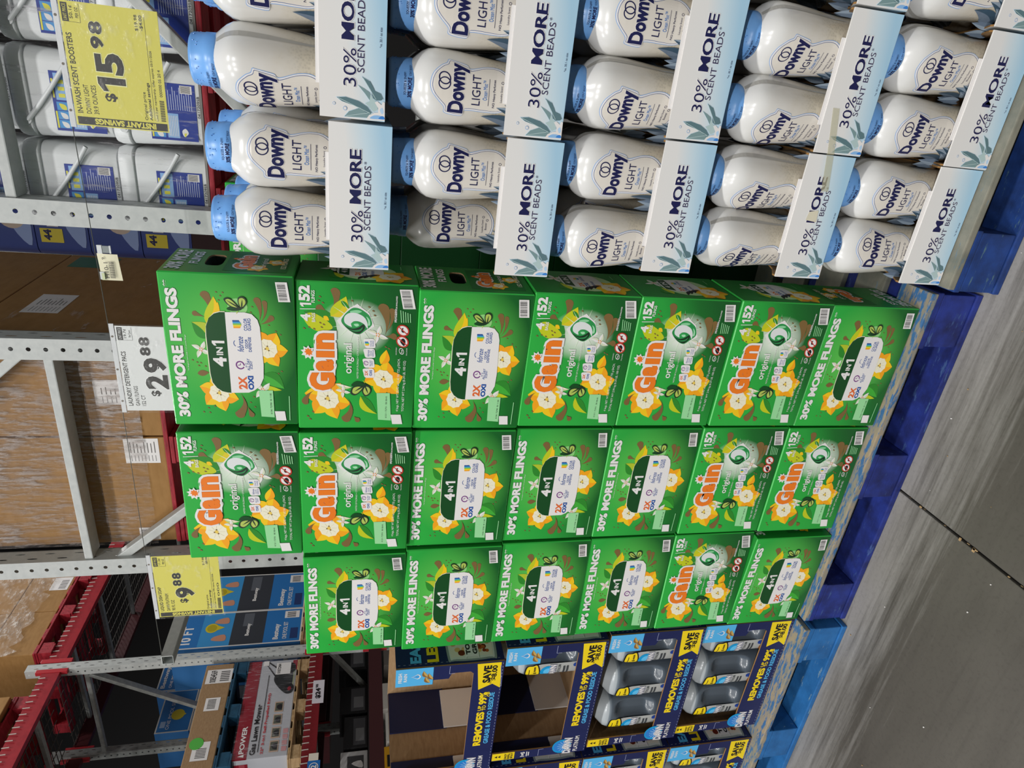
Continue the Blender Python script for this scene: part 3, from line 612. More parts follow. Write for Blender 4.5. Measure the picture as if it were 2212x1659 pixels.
def bottle_seam():
    mb = MB(); m = mat('#aeaca6', .3, .5)
    for s_ in (0, PI):
        zz = [.09+.172*i/24 for i in range(25)]
        for z0, z1 in zip(zz, zz[1:]):
            d0 = .05*(0.3+0.7*min(1, max(0, (z0-.1)/.1))); d1 = .05*(0.3+0.7*min(1, max(0, (z1-.1)/.1)))
            mb.face([bpoint(z0, s_-d0, .0007), bpoint(z0, s_+d0, .0007), bpoint(z1, s_+d1, .0007), bpoint(z1, s_-d1, .0007)], m)
    return mb.mesh('seam')
CAPM = m_noise('blue_cap_plastic', [(0.4, '#6fa8ea'), (0.7, '#79b0ee')], 20, (1, 1, 1), 0.3, 0.5); CAPD = mat('#5f9be0', .28, .5)
def bottle_cap():
    n = 36; P = [(.0412, .262), (.0418, .266), (.0412, .281), (.0404, .2815), (.0395, .2990), (.0375, .3035), (.0345, .3050), (.0325, .3040), (.028, .3000), (.016, .2955), (.004, .2945)]
    mb = MB(); mb.rings([[(r*math.cos(2*PI*k/n), r*math.sin(2*PI*k/n), z) for k in range(n)] for r, z in P], CAPM, True, True); return mb.mesh('cap', smooth=True)
def cap_dots():
    mb = MB(); R = random.Random(5)      # embossed drops on the domed top and upper cap wall
    for k in range(70):
        th = R.uniform(0, 2*PI)
        if k < 30: r = R.uniform(.006, .03); z = .2949+(r/.031)**2*.0068; p = (r*math.cos(th), r*math.sin(th), z)
        else: p = (.0402*math.cos(th), .0402*math.sin(th), R.uniform(.287, .2975))
        s_ = R.uniform(.0005, .0011); mb.rings([[(p[0]+s_*q*math.cos(PI*j/2), p[1]+s_*q*math.sin(PI*j/2), p[2]+h) for j in range(4)] for q, h in ((1, -.0008), (.6, .0006))], CAPD)
    return mb.mesh('embossed_dots')
def cap_text():
    a = Art()
    for off in (0.0, PI):
        for t, s0, s1, z0, z1, bd in (('SQUEEZE & SNIFF!', -.022, .014, .2745, .279, 0), ('30% MORE', -.026, .006, .2655, .2725, .035), ('SCENT BEADS*', .008, .028, .2662, .2700, 0)):
            a.place(t, s0+off*.0412, s1+off*.0412, z0, z1, NAVY, 1, bold=bd)
    return a.mesh('cap_lettering', lambda x, z, L: ((.0419+STEP*L)*math.sin(x/.0412), -(.0419+STEP*L)*math.cos(x/.0412), z), (.005, .01))
BT = lambda x, y: ((640-y)/4750, .187-(x-688)/4300)
def bottle_art():
    a = Art(BT); grey = mat('#c9d6ea', .3, .4); LBL = mat('#e3ddd3', .25, .5); AG = [mat('#6f7f92', .35, .4), mat('#41586b', .35, .4), mat('#93a3b3', .35, .4)]
    out = [(485, 640), (505, 560), (560, 500), (600, 478), (612, 452), (640, 455), (745, 480), (765, 500), (790, 505), (900, 475), (1000, 480), (1070, 530), (1108, 600), (1112, 680), (1080, 760), (1000, 800), (900, 806), (745, 808), (725, 850), (600, 842), (590, 800), (540, 750), (500, 700)]
    def shell(d):
        r = []
        for x, y in out: dx, dy = x-800, y-645; L_ = math.hypot(dx, dy); r.append((x+dx/L_*d, y+dy/L_*d))
        return r
    a.blob(shell(7), mat('#8fb2e2', .3, .4), 1, 4); a.blob(shell(2), WHITE, 2, 4); a.blob(shell(-9), mat('#4a6296', .3, .4), 3, 4); a.blob(shell(-13), LBL, 4, 4)
    a.ring((583, 628), 38, 46, NAVY, 6, 24, 1.05, 0.5); a.ring((583, 590), 36, 44, NAVY, 6, 24, 1.12, -0.5)
    a.text('Downy', (688, 835), (692, 470), 155, NAVY, 7, bold=.045, outl=((WHITE, .02),))
    a.text('LIGHT', (822, 765), (822, 540), 64, NAVY, 6); a.text('Ocean Mist™', (890, 722), (890, 575), 34, mat('#2a78c8', .3, .4), 6)
    a.line((920, 760), (920, 560), 3, NAVY, 6); a.text('NO Heavy Perfumes', (962, 770), (962, 562), 22, NAVY, 6, bold=.01)
    a.text('Laundry Scent', (1018, 725), (1018, 602), 20, NAVY, 6); a.text('Booster', (1046, 698), (1046, 630), 18, NAVY, 6)
    for c in ((1022, 578), (1058, 606)): a.ring(c, 8, 11, NAVY, 6, 10)
    for p, q, wd, i, b in (((1230, 900), (875, 838), 70, 0, .05), ((1230, 850), (985, 765), 62, 1, .06), ((1230, 810), (1045, 738), 44, 1, .04), ((1230, 930), (1000, 905), 60, 2, 0), ((1230, 800), (1110, 700), 40, 0, .1), ((1230, 700), (1130, 640), 36, 1, .1), ((1230, 880), (1080, 800), 50, 2, .05)):
        a.leaf(p, q, wd, AG[i], 8, b, AG[(i+1) % 3])
    def pos(sg):
        def f(x, z, L):
            A_, B_ = bprof(z); u = min(.985, abs(x)/A_); y = B_*(1-u**EXP)**(1/EXP); lift = .0004+STEP*1.5*L
            k = math.copysign(u**(EXP-1), x)
            nx, ny = k/A_, (max(1e-4, 1-u**EXP))**(1-1/EXP)/B_; nl = math.hypot(nx, ny)
            px, py = x+nx/nl*lift, -(y+ny/nl*lift)
            return (px*sg, py*sg, z)
        return f
    return a, pos
_a, _p = bottle_art(); ME_BF = _a.mesh('front_label', _p(1), (.004, .012)); ME_BB = _a.mesh('back_label', _p(-1), (.004, .012))
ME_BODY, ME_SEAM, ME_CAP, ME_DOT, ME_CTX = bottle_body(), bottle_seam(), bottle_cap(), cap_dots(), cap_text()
def bottle(x, y, z, rz, label, tilt=0):
    t = empty('scent_bead_bottle', (x, y, z), rz, label, 'bottle', 'white bottles in the printed trays'); t.rotation_euler = (0, tilt, rz)
    b = link('body', ME_BODY, t); link('seam', ME_SEAM, b); link('front_label', ME_BF, t); link('back_label', ME_BB, t)
    c = link('cap', ME_CAP, t); link('embossed_dots', ME_DOT, c); link('cap_lettering', ME_CTX, c); return t
TW, TH, TDp = 0.251, 0.106, 0.372
TT = [(978, 1168), (1060, 40), (1560, 40), (1440, 1182)]
def tray_art():
    a = Art(homog(TT, TW, TH)); A1 = mat('#7e9a9c', .4, .4); A2 = mat('#b4cbcb', .4, .4); A3 = mat('#5f7d84', .4, .4)
    a.text('30%', (1205, 962), (1228, 715), 92, NAVY, 3, outl=((WHITE, .03),)); a.text('MORE', (1225, 660), (1245, 242), 92, NAVY, 3, bold=.015, fat=.0007, outl=((WHITE, .035),))
    a.text('SCENT BEADS', (1295, 868), (1335, 362), 52, NAVY, 3, outl=((WHITE, .02),)); a.text('*', (1320, 350), (1322, 330), 24, NAVY, 3); a.text('*vs. 30.1 oz size', (1452, 695), (1460, 562), 18, NAVY, 3)
    T_ = lambda P: [(X*.747+948, Y*.7467+513.5) for X, Y in P]
    LA = [(213, 705), (300, 697), (420, 725), (500, 770), (540, 820), (500, 835), (430, 782), (330, 757), (260, 737)]; LB = [(272, 868), (320, 820), (420, 785), (520, 815), (535, 830), (490, 868)]
    LC = [(470, 510), (545, 545), (570, 590), (585, 625), (640, 645), (660, 690), (640, 705), (590, 710), (560, 690), (545, 620), (510, 570)]; LD = [(425, 585), (480, 610), (530, 640), (545, 670), (530, 715), (490, 660)]; LE = [(540, 655), (565, 700), (595, 725), (600, 790), (555, 812), (510, 765), (480, 740), (525, 720)]
    for w, m, L in ((LA, A3, 3), (LB, A1, 2), (LC, A3, 3), (LD, A1, 2), (LE, A2, 2)):
        mx = sum(p[0] for p in w)/len(w); my = sum(p[1] for p in w)/len(w); a.poly(T_([(x+(x-mx)*.06, y+(y-my)*.06) for x, y in w]), mat('#c8e2f2', .4, .4), 1); a.poly(T_(w), m, L)
    a.line(*T_([(225, 708), (520, 825)]), 4, A2, 4); a.line(*T_([(480, 520), (590, 700)]), 4, A2, 4); a.line(*T_([(290, 862), (515, 822)]), 4, A2, 4)
    a.poly(T_([(480, 878), (510, 842), (560, 820), (600, 815), (605, 775), (575, 727), (600, 715), (640, 745), (655, 715), (674, 722), (660, 885), (480, 885)]), WHITE, 5)
    a.blob(T_([(520, 872), (550, 845), (600, 840), (640, 850), (655, 870)]), mat('#8fbdea', .4, .4), 6); a.blob(T_([(600, 868), (630, 845), (655, 850), (655, 872)]), mat('#3f86d6', .4, .4), 7); a.blob(T_([(620, 790), (645, 770), (655, 810), (635, 825)]), mat('#b9d6f0', .4, .4), 6)
    for c, r in (((1085, 1080), 10), ((1160, 1108), 14)): a.ring(c, r*.75, r, mat('#8fb4dd', .4, .4), 3, 14); a.disc(c, r*.7, WHITE, 3)
    return a.mesh('front_print', front())
ME_TP = tray_art()
def tray_parts():
    hw, d, h, th = TW/2, TDp, TH, .0035
    f = MB(); f.box(-hw, hw, 0, th, 0, h, M_TRAY); f.box(-hw+.001, hw-.001, th, th+.0005, .001, h-.001, M_KRAFT)
    f.box(-hw+.05, hw-.05, th+.0008, th+.003, h*.2, h+.006, WHITE)          # inner lip showing above the front wall
    fm = f.mesh('front_wall')
    sides = []
    for sx in (-1, 1):   # side walls drop from full height at the front to a low rail
        s_ = MB(); x0, x1 = sx*hw, sx*(hw-th); P = [(th, 0), (d, 0), (d, .04), (.16, .04), (.06, h*.72), (.012, h), (th, h)]
        A_ = [(x0, y, z) for y, z in P]; B_ = [(x1, y, z) for y, z in P]; n = len(P)
        s_.face(A_, M_TRAY); s_.face(B_, M_KRAFT)
        for i in range(n): s_.face([A_[i], A_[(i+1) % n], B_[(i+1) % n], B_[i]], M_KRAFT2)
        sides.append(s_.mesh('side_wall'))
    b = MB(); b.box(-hw+.001, hw-.001, .001, d-.001, 0, .0028, M_KRAFT); k = MB(); k.box(-hw, hw, d-th, d, 0, .06, M_TRAY)
    return fm, sides[0], sides[1], b.mesh('base'), k.mesh('back_wall')
ME_T = tray_parts()
def tray(x, y, z, rz, label):
    t = empty('bottle_tray', (x, y, z), rz, label, 'tray', 'white printed bottle trays')
    f = link('front_wall', ME_T[0], t); link('front_print', ME_TP, f)
    for n, m in zip(('side_wall', 'side_wall', 'base', 'back_wall'), ME_T[1:]): link(n, m, t)
    return t
TZc = {0: [1.3830, 1.0745, .7725, .4640, .1475], 1: [1.3965, 1.0830, .7740, .4570, .1475], 2: [1.3965, 1.0830, .7740, .4570, .1475]}; TXc = {0: [.160, .162, .185, .189, .190], 1: [.418, .417, .440, .443, .443], 2: [.70, .70, .697, .699, .700]}
TY = {0: [-.028]*5, 1: [-.030, -.028, -.028, -.028, -.032], 2: [-.03]*5}
YAW = {(0, 0): (8, 6), (0, 1): (10, 2), (0, 2): (-14, -6), (0, 3): (-42, -40), (0, 4): (8, -8), (1, 0): (-44, 4), (1, 1): (6, 3), (1, 2): (-28, 2), (1, 3): (-36, -34), (1, 4): (-10, -18), (2, 2): (0, 5), (2, 3): (-20, 5), (2, 4): (4, 0)}
STK = ['left', 'middle', 'right']; TRW = ['top', 'second', 'third', 'fourth', 'bottom']; ROWN = ['front', 'second row', 'back row']
for c in range(3):
    for k in range(5):
        if c == 2 and k < 2: continue
        x, y, z = TXc[c][k], TY[c][k], TZc[c][k]
        tray(x, y, z, 0, 'white and blue printed tray, %s tray of the %s bottle stack' % (TRW[k], STK[c]))
        yw = YAW[(c, k)]
        for r in range(3):
            for s_ in range(2):
                if (c, k, r, s_) == (0, 1, 0, 0): continue          # taken out: the gap beside the green boxes
                bx = x+(-.0618 if s_ == 0 else .0618); by = y+.0645+r*.1195
                ya = yw[s_] if r == 0 else random.Random(c*50+k*9+r*3+s_).choice([-30, 5, 10, 25, -8])
                if (c, k, r, s_) in ((0, 1, 1, 0), (0, 0, 1, 0), (0, 0, 1, 1), (0, 2, 1, 0), (0, 2, 1, 1)): ya = 6
                tl = 0
                if (c, k, r, s_) == (0, 2, 0, 0): bx -= .006; tl = -.045; yw0 = -8
                if (c, k, r, s_) == (0, 0, 1, 1): bx += .012
                bottle(bx, by, z+.0032, math.radians(ya), 'white blue-capped bottle, %s %s, in the %s tray of the %s stack' % (ROWN[r], ['left', 'right'][s_], TRW[k], STK[c]), tl)
# packing tape across the fourth-row trays
tp = MB(); TAPE = NT('clear_tape'); TAPE.b.inputs['Base Color'].default_value = lin('#cfcba8'); TAPE.b.inputs['Alpha'].default_value = .45; TAPE.set(.25, .5); TAPE = TAPE.m
tp.face([(.245, -.0290, .505), (.313, -.0290, .517), (.313, -.0290, .533), (.245, -.0290, .522)], TAPE); tp.face([(.317, -.0290, .517), (.400, -.0290, .535), (.400, -.0290, .550), (.317, -.0290, .533)], TAPE)
tp.face([(.313, -.0290, .517), (.315, -.025, .517), (.315, -.025, .533), (.313, -.0290, .533)], TAPE); tp.face([(.315, -.025, .517), (.317, -.0290, .517), (.317, -.0290, .533), (.315, -.025, .533)], TAPE)
tp.face([(.183, -.0291, .512), (.207, -.0291, .514), (.203, -.0291, .535), (.186, -.0291, .538)], mat('#dcd6bf', .6, .3))
tag(tp.build('packing_tape'), 'strip of clear yellowish tape across two trays in the fourth row', 'tape')

# ================================================================== 5. navy dish-soap cartons
DW, DH, DD = 0.463, 0.293, 0.30
M_NAVYC = m_noise('navy_carton', [(0.3, '#1c2350'), (0.7, '#202858')], 12, (1, 1, 1), 0.42, 0.35); M_NAVYI = mat('#1d2449', .5, .3); M_LBLGREY = mat('#c9c7c4', .5, .3)
DT = [(600, 1480), (750, 655), (1455, 610), (1270, 1420)]
def dawn_logo(a, c, s, L):
    a.disc(c, .030*s, TEALB, L, .030*s, 20); a.disc((c[0], c[1]+.004*s), .022*s, mat('#2f7fd0', .4, .4), L+1); a.disc((c[0]-.004*s, c[1]-.012*s), .010*s, WHITE, L+2)
    for k in range(9):
        th = PI*k/8; a.line((c[0]+.008*s*math.cos(th), c[1]-.012*s+.008*s*math.sin(th)), (c[0]+.026*s*math.cos(th), c[1]-.012*s+.026*s*math.sin(th)), .0012*s, mat('#bfe6ff', .4, .4), L+3)
    a.place('DAWN', c[0]-.034*s, c[0]+.036*s, c[1]-.030*s, c[1]-.006*s, WHITE, L+6, bold=.03, shear=.1, outl=((mat('#12307e', .4, .4), .03), (WHITE, .055)))
def dawn_front():
    a = Art(homog(DT, DW, DH)); 
    a.poly([(1275, 628), (1432, 618), (1402, 800), (1355, 770), (1258, 812)], DYEL, 1); a.text('SAVE', (1320, 762), (1338, 640), 52, INK, 3, bold=.05); a.text('$8.00', (1372, 745), (1385, 640), 40, INK, 3, bold=.035); a.text('UP TO', (1343, 768), (1345, 748), 14, INK, 3)
    a.line((1410, 790), (1425, 640), 4, mat('#8f94b8'), 1)
    a.text('REMOVES', (1212, 1225), (1248, 975), 52, DYEL, 3, bold=.05); a.text('UP', (1252, 965), (1256, 928), 24, DYEL, 3, bold=.03); a.text('TO', (1280, 963), (1284, 926), 24, DYEL, 3, bold=.03); a.text('99%', (1278, 918), (1292, 830), 54, DYEL, 3, bold=.05); a.text('OF', (1325, 862), (1327, 828), 22, DYEL, 3, bold=.03)
    a.text('GREASE & FOOD RESIDUE', (1262, 1210), (1352, 832), 32, SKY, 3, bold=.03)
    b = Art(); dawn_logo(b, (-.198, .078), 1.0, 1); b.place('PLATINUM', -.226, -.158, .026, .040, WHITE, 3, bold=.015)
    # right tab
    t = Art(); t.poly([(.166, .222), (.231, .222), (.231, .293), (.166, .293)], SKY, 1); t.poly([(.166, .194), (.231, .194), (.231, .222), (.166, .222)], SKY, 1)
    t.place('FRESH', .181, .217, .276, .286, WHITE, 3, bold=.02); t.place('RAIN', .184, .214, .263, .272, WHITE, 3, bold=.02)
    t.drop((.2, .253), (.2, .236), .009, WHITE, 3); t.drop((.2, .251), (.2, .237), .0065, mat('#3f9fe0'), 4)
    for (x, z) in ((.185, .208), (.207, .214), (.197, .2)): t.leaf((x-.012, z-.006), (x+.013, z+.006), .013, mat('#c9a55c'), 3, .15, mat('#8a6430'))
    # left strip
    t.poly([(-.2285, .225), (-.198, .225), (-.198, .293), (-.2285, .293)], DYEL, 1)
    for i, s_ in enumerate(('EASY', 'REFILL', 'SPOUT')): t.place(s_, -.226, -.201, .249-.0095*i, .256-.0095*i, INK, 3, bold=.03)
    for i in range(2): t.poly([(-.218, .268+.01*i), (-.208, .268+.01*i), (-.213, .276+.01*i)], INK, 3)
    t.place('1=5', -.224, -.203, .193, .206, WHITE, 3, bold=.04); t.line((-.224, .187), (-.203, .187), .003, WHITE, 3); t.line((-.222, .181), (-.205, .181), .003, WHITE, 3)
    for sx in (-1, 1): t.line((sx*.228, .15), (sx*.2, .15), .0012, mat('#9fa4c4'), 1); t.line((sx*.2, .15), (sx*.2, .135), .0012, mat('#9fa4c4'), 1)
    for i in range(36): t.line((-.225+i*.0127, .004), (-.219+i*.0127, .004), .0014, mat('#8d91ab'), 1)
    a.it += b.it+t.it; return a.mesh('front_print', front())
def dawn_side():
    a = Art(); h = DD/2
    a.place('EAS', -h+.015, -h+.085, .225, .255, SKY, 3, bold=.05); a.place('LES', -h+.015, -h+.085, .178, .21, DYEL, 3, bold=.05)
    def rr(x0, x1, z0, z1, r, m, L): a.blob([(x0+r, z1), (x1-r, z1), (x1, z1-r), (x1, z0+r), (x1-r, z0), (x0+r, z0), (x0, z0+r), (x0, z1-r)], m, L, 4)
    x0 = -h+.012; rr(x0, x0+.24, .018, .155, .02, mat('#8f9a97', .3, .5), 1); rr(x0+.006, x0+.234, .024, .149, .018, mat('#d7dad2', .3, .5), 2); R = random.Random(4)
    for cz in (.122, .052):
        rr(x0+.014, x0+.2, cz-.024, cz+.024, .012, mat('#e3dccb', .4, .4), 3)
        for k in range(26): a.disc((x0+R.uniform(.022, .19), cz+R.uniform(-.016, .016)), R.uniform(.004, .010), mat(R.choice(['#8a2e16', '#b5582a', '#d39a58', '#6d2a18', '#e0b878']), .4, .4), 4+k % 3, n=9)
    rr(x0+.012, x0+.22, .068, .106, .006, WHITE, 7); a.place('TO', x0+.018, x0+.055, .09, .103, INK, 8, bold=.05); a.place('GRE', x0+.018, x0+.068, .071, .084, INK, 8, bold=.04)
    for i in range(20): a.line((-h+.012, .012+i*.0142), (-h+.012, .018+i*.0142), .0014, mat('#8d91ab'), 1)
    return a.mesh('side_print', lambda x, z, L: (DW/2+STEP*(L+3), DD/2+x, z))
ME_DF, ME_DS = dawn_front(), dawn_side()
def dawn_walls():
    hw, d, h, th = DW/2, DD, DH, .004; out = {}
    # front panel with its die-cut window: low strip, wide right flange, narrow left flange
    f = MB(); P = [(-hw, 0), (hw, 0), (hw, h), (hw-.066, h), (hw-.066, h-.1), (hw-.05, h-.1), (hw-.05, h-.142), (hw-.030, h-.150), (hw-.030, .092), (hw-.038, .084), (-hw+.045, .084), (-hw+.034, .094), (-hw+.034, h), (-hw, h)]
    A_ = [(x, 0, z) for x, z in P]; B_ = [(x, th, z) for x, z in P]; n = len(P)
    f.face(A_, M_NAVYC); f.face(B_[::-1], M_KRAFT)
    for i in range(n): f.face([A_[(i+1) % n], A_[i], B_[i], B_[(i+1) % n]], M_KRAFT2)
    out['front_panel'] = f.mesh('front_panel')
    s_ = MB()
    for sx in (-1, 1):
        s_ = MB(); xs = sorted((sx*hw, sx*(hw-th*.4))); s_.box(xs[0], xs[1], th, d, 0, h, M_NAVYC); xs = sorted((sx*(hw-th*.4), sx*(hw-th))); s_.box(xs[0], xs[1], th, d-.001, .001, h-.0005, M_KRAFT)
        out['side_panel%d' % sx] = s_.mesh('side_panel')
    b = MB(); b.box(-hw+th, hw-th, d-th, d, 0, h, M_KRAFT); out['back_panel'] = b.mesh('back_panel')
    b = MB(); b.box(-hw+th, hw-th, th, d-th, 0, .003, M_KRAFT); out['base'] = b.mesh('base')
    # inner flaps folded up against the back wall
    out['flaps'] = []
    xl = -hw+th; wh = mat('#dedad6', .6, .3)
    for b_, m_ in (((xl, xl+.004, .15, d-th, .112, h-.002), M_NAVYI), ((xl+.004, xl+.009, .15, d-th-.01, .003, .122), wh), ((xl, xl+.004, th, .055, .1, h-.002), M_NAVYI), ((xl+.004, xl+.009, th, .05, .003, .105), wh)):
        fl_ = MB(); fl_.box(*b_, m_); out['flaps'].append(fl_.mesh('inner_flap'))
    return out
ME_D = dawn_walls()
def carton(x, y, z, rz, label, flaps=False):
    t = empty('soap_carton', (x, y, z), rz, label, 'carton', 'navy display cartons of dish soap')
    f = link('front_panel', ME_D['front_panel'], t); link('front_print', ME_DF, f)
    link('side_panel', ME_D['side_panel-1'], t); s_ = link('side_panel', ME_D['side_panel1'], t); link('side_print', ME_DS, s_)
    link('back_panel', ME_D['back_panel'], t); link('base', ME_D['base'], t)
    if flaps: [link('inner_flap', m_, t) for m_ in ME_D['flaps']]
    return t
SBW, SBD = .066, .058
def sprof(z):
    P = [(0, .055, .05), (.006, SBW-.003, SBD-.003), (.02, SBW, SBD), (.200, SBW, SBD), (.222, SBW-.002, SBD-.002), (.236, SBW-.008, SBD-.007), (.262, .03, .028), (.2635, .02, .02), (.272, .017, .017)]
    for (z0, a0, b0), (z1, a1, b1) in zip(P, P[1:]):
        if z <= z1: t = (z-z0)/(z1-z0); return a0+(a1-a0)*t, b0+(b1-b0)*t
    return P[-1][1:]
def soap_body():
    mb = MB(); n = 72; zs = [0, .003, .006]+[.012+i*.0062 for i in range(26)]+[.175, .182, .19, .2, .207, .215, .222, .228, .232, .236, .242, .249, .256, .262, .2635, .272]; rg = []
    for z in zs:
        a, b = sprof(z); r = []
        for k in range(n):
            th = 2*PI*k/n; c, s_ = math.cos(th), math.sin(th); e = 2/2.8
            x = a*math.copysign(abs(c)**e, c); y = b*math.copysign(abs(s_)**e, s_)
            if y < 0:   # moulded grip recess on the right half of the front
                u = (x-.024)/.030; v = (z-.145)/.066; q = (abs(u)**4+abs(v)**4)**.25
                if q < 1: y += .024*min(1, (1-q)*3.0)
            r.append((x, y, z))
        rg.append(r)
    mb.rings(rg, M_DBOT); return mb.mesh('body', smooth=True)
def soap_cap():
    mb = MB(); n = 20; mb.rings([[(r*math.cos(2*PI*k/n), r*math.sin(2*PI*k/n), z) for k in range(n)] for r, z in ((.021, .266), (.021, .283), (.018, .2855), (.009, .286))], mat('#d9dcde', .35, .5)); return mb.mesh('cap', angle=.6)
def soap_label():
    a = Art(); g = mat('#aeb0ae', .3, .5); x0, x1 = -.060, -.004
    a.blob([(x0+.004, .188), (-.03, .196), (x1-.002, .19), (x1, .12), (x1-.002, .03), (-.03, .024), (x0+.004, .03), (x0, .12)], g, 0, 4)
    a.blob([(x0+.006, .214), (-.04, .224), (-.012, .222), (x1-.003, .205), (x1-.003, .186), (x0+.002, .178)], INK, 1, 4); a.blob([(x0+.008, .211), (-.04, .2205), (-.013, .218), (x1-.005, .203), (x1-.005, .189), (x0+.004, .182)], DYEL, 2, 4)
    a.place('6', -.042, -.035, .190, .200, INK, 4, bold=.04); a.line((-.05, .210), (-.022, .212), .002, INK, 4); a.line((-.032, .196), (-.012, .197), .005, mat('#6a5a10'), 4)
    a.disc((-.034, .158), .022, TEALB, 3, .022); a.disc((-.034, .156), .014, mat('#5fc2f2'), 4)
    a.place('DAWN', -.058, -.008, .134, .152, WHITE, 8, bold=.04, outl=((mat('#12307e', .4, .4), .05), (WHITE, .07)))
    a.place('PLATINUM', -.055, -.010, .120, .129, mat('#5b5f62'), 5, bold=.01)
    for i in range(2): a.line((-.05, .108-i*.010), (-.016, .110-i*.010), .006, mat('#3c4044'), 5)
    a.disc((-.034, .06), .018, mat('#9a5a2a'), 4, .012); a.disc((-.028, .06), .01, mat('#e0b47c'), 5, .007); a.blob([(-.022, .05), (-.008, .05), (-.008, .08), (-.02, .08)], mat('#22459a'), 5, 3)
    def pos(x, z, L):
        A_, B_ = sprof(z); u = min(.97, abs(x)/A_); y = B_*(1-u**2.8)**(1/2.8); lift = .0005+STEP*2*L
        k = math.copysign(u**1.8, x); nx, ny = k/A_, (max(1e-4, 1-u**2.8))**(1-1/2.8)/B_; nl = math.hypot(nx, ny)
        return (x+nx/nl*lift, -(y+ny/nl*lift), z)
    return a.mesh('label', pos, (.004, .012))
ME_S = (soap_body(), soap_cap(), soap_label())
def soap(x, y, z, rz, label):
    t = empty('soap_bottle', (x, y, z), rz, label, 'bottle', 'slate grey dish soap bottles')
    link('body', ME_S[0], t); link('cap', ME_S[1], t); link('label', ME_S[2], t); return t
DZ = [1.0385, .7420, .4435, .1475]; DX = [-1.2765, -1.2365, -1.2225, -1.2225]; DY = [-.001, -.0005, .0, .008]; DN = ['top', 'second', 'third', 'bottom']
CNT = [(), (2,), (0, 1, 2), (0, 1, 2)]; BN = ['left', 'centre', 'right']
for k in range(4):
    state = ['empty ', 'nearly empty ', 'full ', 'full '][k]
    carton(DX[k], DY[k], DZ[k], [-.01, .0, .01, .0][k], '%snavy dish soap carton, %s of the front stack beside the green boxes' % (state, DN[k]), k < 2)
    for i in CNT[k]:
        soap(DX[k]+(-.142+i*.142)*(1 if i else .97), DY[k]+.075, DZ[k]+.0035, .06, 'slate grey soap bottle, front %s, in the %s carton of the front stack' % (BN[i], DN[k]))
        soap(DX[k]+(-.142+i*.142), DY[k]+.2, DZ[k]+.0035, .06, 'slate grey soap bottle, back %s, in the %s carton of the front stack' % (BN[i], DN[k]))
for k in range(1, 4):
    x = -1.507-DW/2; y = -.003; z = .1475+(3-k)*.297
    carton(x, y, z, 0, 'full navy dish soap carton, %s of the far left stack at frame edge' % DN[k])
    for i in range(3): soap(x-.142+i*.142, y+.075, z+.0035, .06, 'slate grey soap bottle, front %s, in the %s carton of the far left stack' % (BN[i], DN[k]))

# ================================================================== 6. rack uprights (punched steel), beams
def punched(mb, o, u, wdt, L, m, cols, pitch, rx, rz, z_off=0.0):
    """sheet of width wdt along u from o, height L, with a column of punched holes at each of cols (centre, half-column width)"""
    o = Vector(o); u = Vector(u); n = 8; x = 0.0; zc = Vector((0, 0, 1))
    for c, hw, dz in cols:
        if c-hw > x+1e-5: mb.face([o+u*x, o+u*(c-hw), o+u*(c-hw)+zc*L, o+u*x+zc*L], m)
        z = 0.0; k = 0
        first = (pitch/2+dz) % pitch
        if first > 1e-5: mb.face([o+u*(c-hw), o+u*(c+hw), o+u*(c+hw)+zc*first, o+u*(c-hw)+zc*first], m); z = first
        while z+pitch <= L:
            vs = []
            for j in range(n):
                a = 2*PI*j/n; ca, sa = math.cos(a), math.sin(a); q = max(abs(ca), abs(sa)); vs.append(o+u*(c+hw*ca/q)+zc*(z+pitch/2+pitch/2*sa/q))
            for j in range(n):
                a = 2*PI*j/n; vs.append(o+u*(c+rx*math.cos(a))+zc*(z+pitch/2+rz*math.sin(a)))
            mb.faces(vs, [(j, (j+1) % n, n+(j+1) % n, n+j) for j in range(n)], m); z += pitch
        if z < L-1e-5: mb.face([o+u*(c-hw)+zc*z, o+u*(c+hw)+zc*z, o+u*(c+hw)+zc*L, o+u*(c-hw)+zc*L], m)
        x = c+hw
    if x < wdt-1e-5: mb.face([o+u*x, o+u*wdt, o+u*wdt+zc*L, o+u*x+zc*L], m)
PW = 0.076
def post(parent, x, y, z0, z1, m):
    """C section: round holes on the -Y face, two rows of slots on both flanges; x, y are the left front corner"""
    mb = MB(); L = z1-z0; o = (x, y, z0)
    punched(mb, o, (1, 0, 0), PW, L, m, [(PW*.5, .02, 0)], .0508, .0075, .0075)
    for xx in (x, x+PW): punched(mb, (xx, y, z0), (0, 1, 0), .07, L, m, [(.022, .011, 0), (.05, .011, .0508)], .1016, .0028, .019)
    for xx, s_ in ((x, 1), (x+PW, -1)): mb.box(min(xx, xx+s_*.016), max(xx, xx+s_*.016), y+.068, y+.071, z0, z1, m)
    return mb.build('post', parent)
def strut(parent, p0, p1, w_, h_, m, name='strut'):
    mb = MB(); mb.bar(p0, p1, w_, h_, m, (0, 1, 0)); return mb.build(name, parent, bevel=.004)
def upright(x0, x1, y, top, m, label, braces, horiz):
    t = empty('rack_upright', ((x0+x1)/2, y, 0), 0, label, 'rack frame', 'steel rack frames'); inv = (-(x0+x1)/2, -y, 0)
    def W_(p): return (p[0]+inv[0], p[1]+inv[1], p[2])
    for xx in (x0, x1-PW):
        q = W_((xx, y, 0)); post(t, q[0], q[1], .01, top, m); b = MB(); b.box(q[0]-.03, q[0]+PW+.03, q[1]-.03, q[1]+.1, 0.0, .01, m); b.build('foot_plate', t)
    for z in horiz: strut(t, W_((x0+PW, y+.045, z)), W_((x1-PW, y+.045, z)), .03, .075, m, 'horizontal_strut')
    for p, q in braces: strut(t, W_(p), W_(q), .034, .045, m, 'diagonal_brace')
    return t
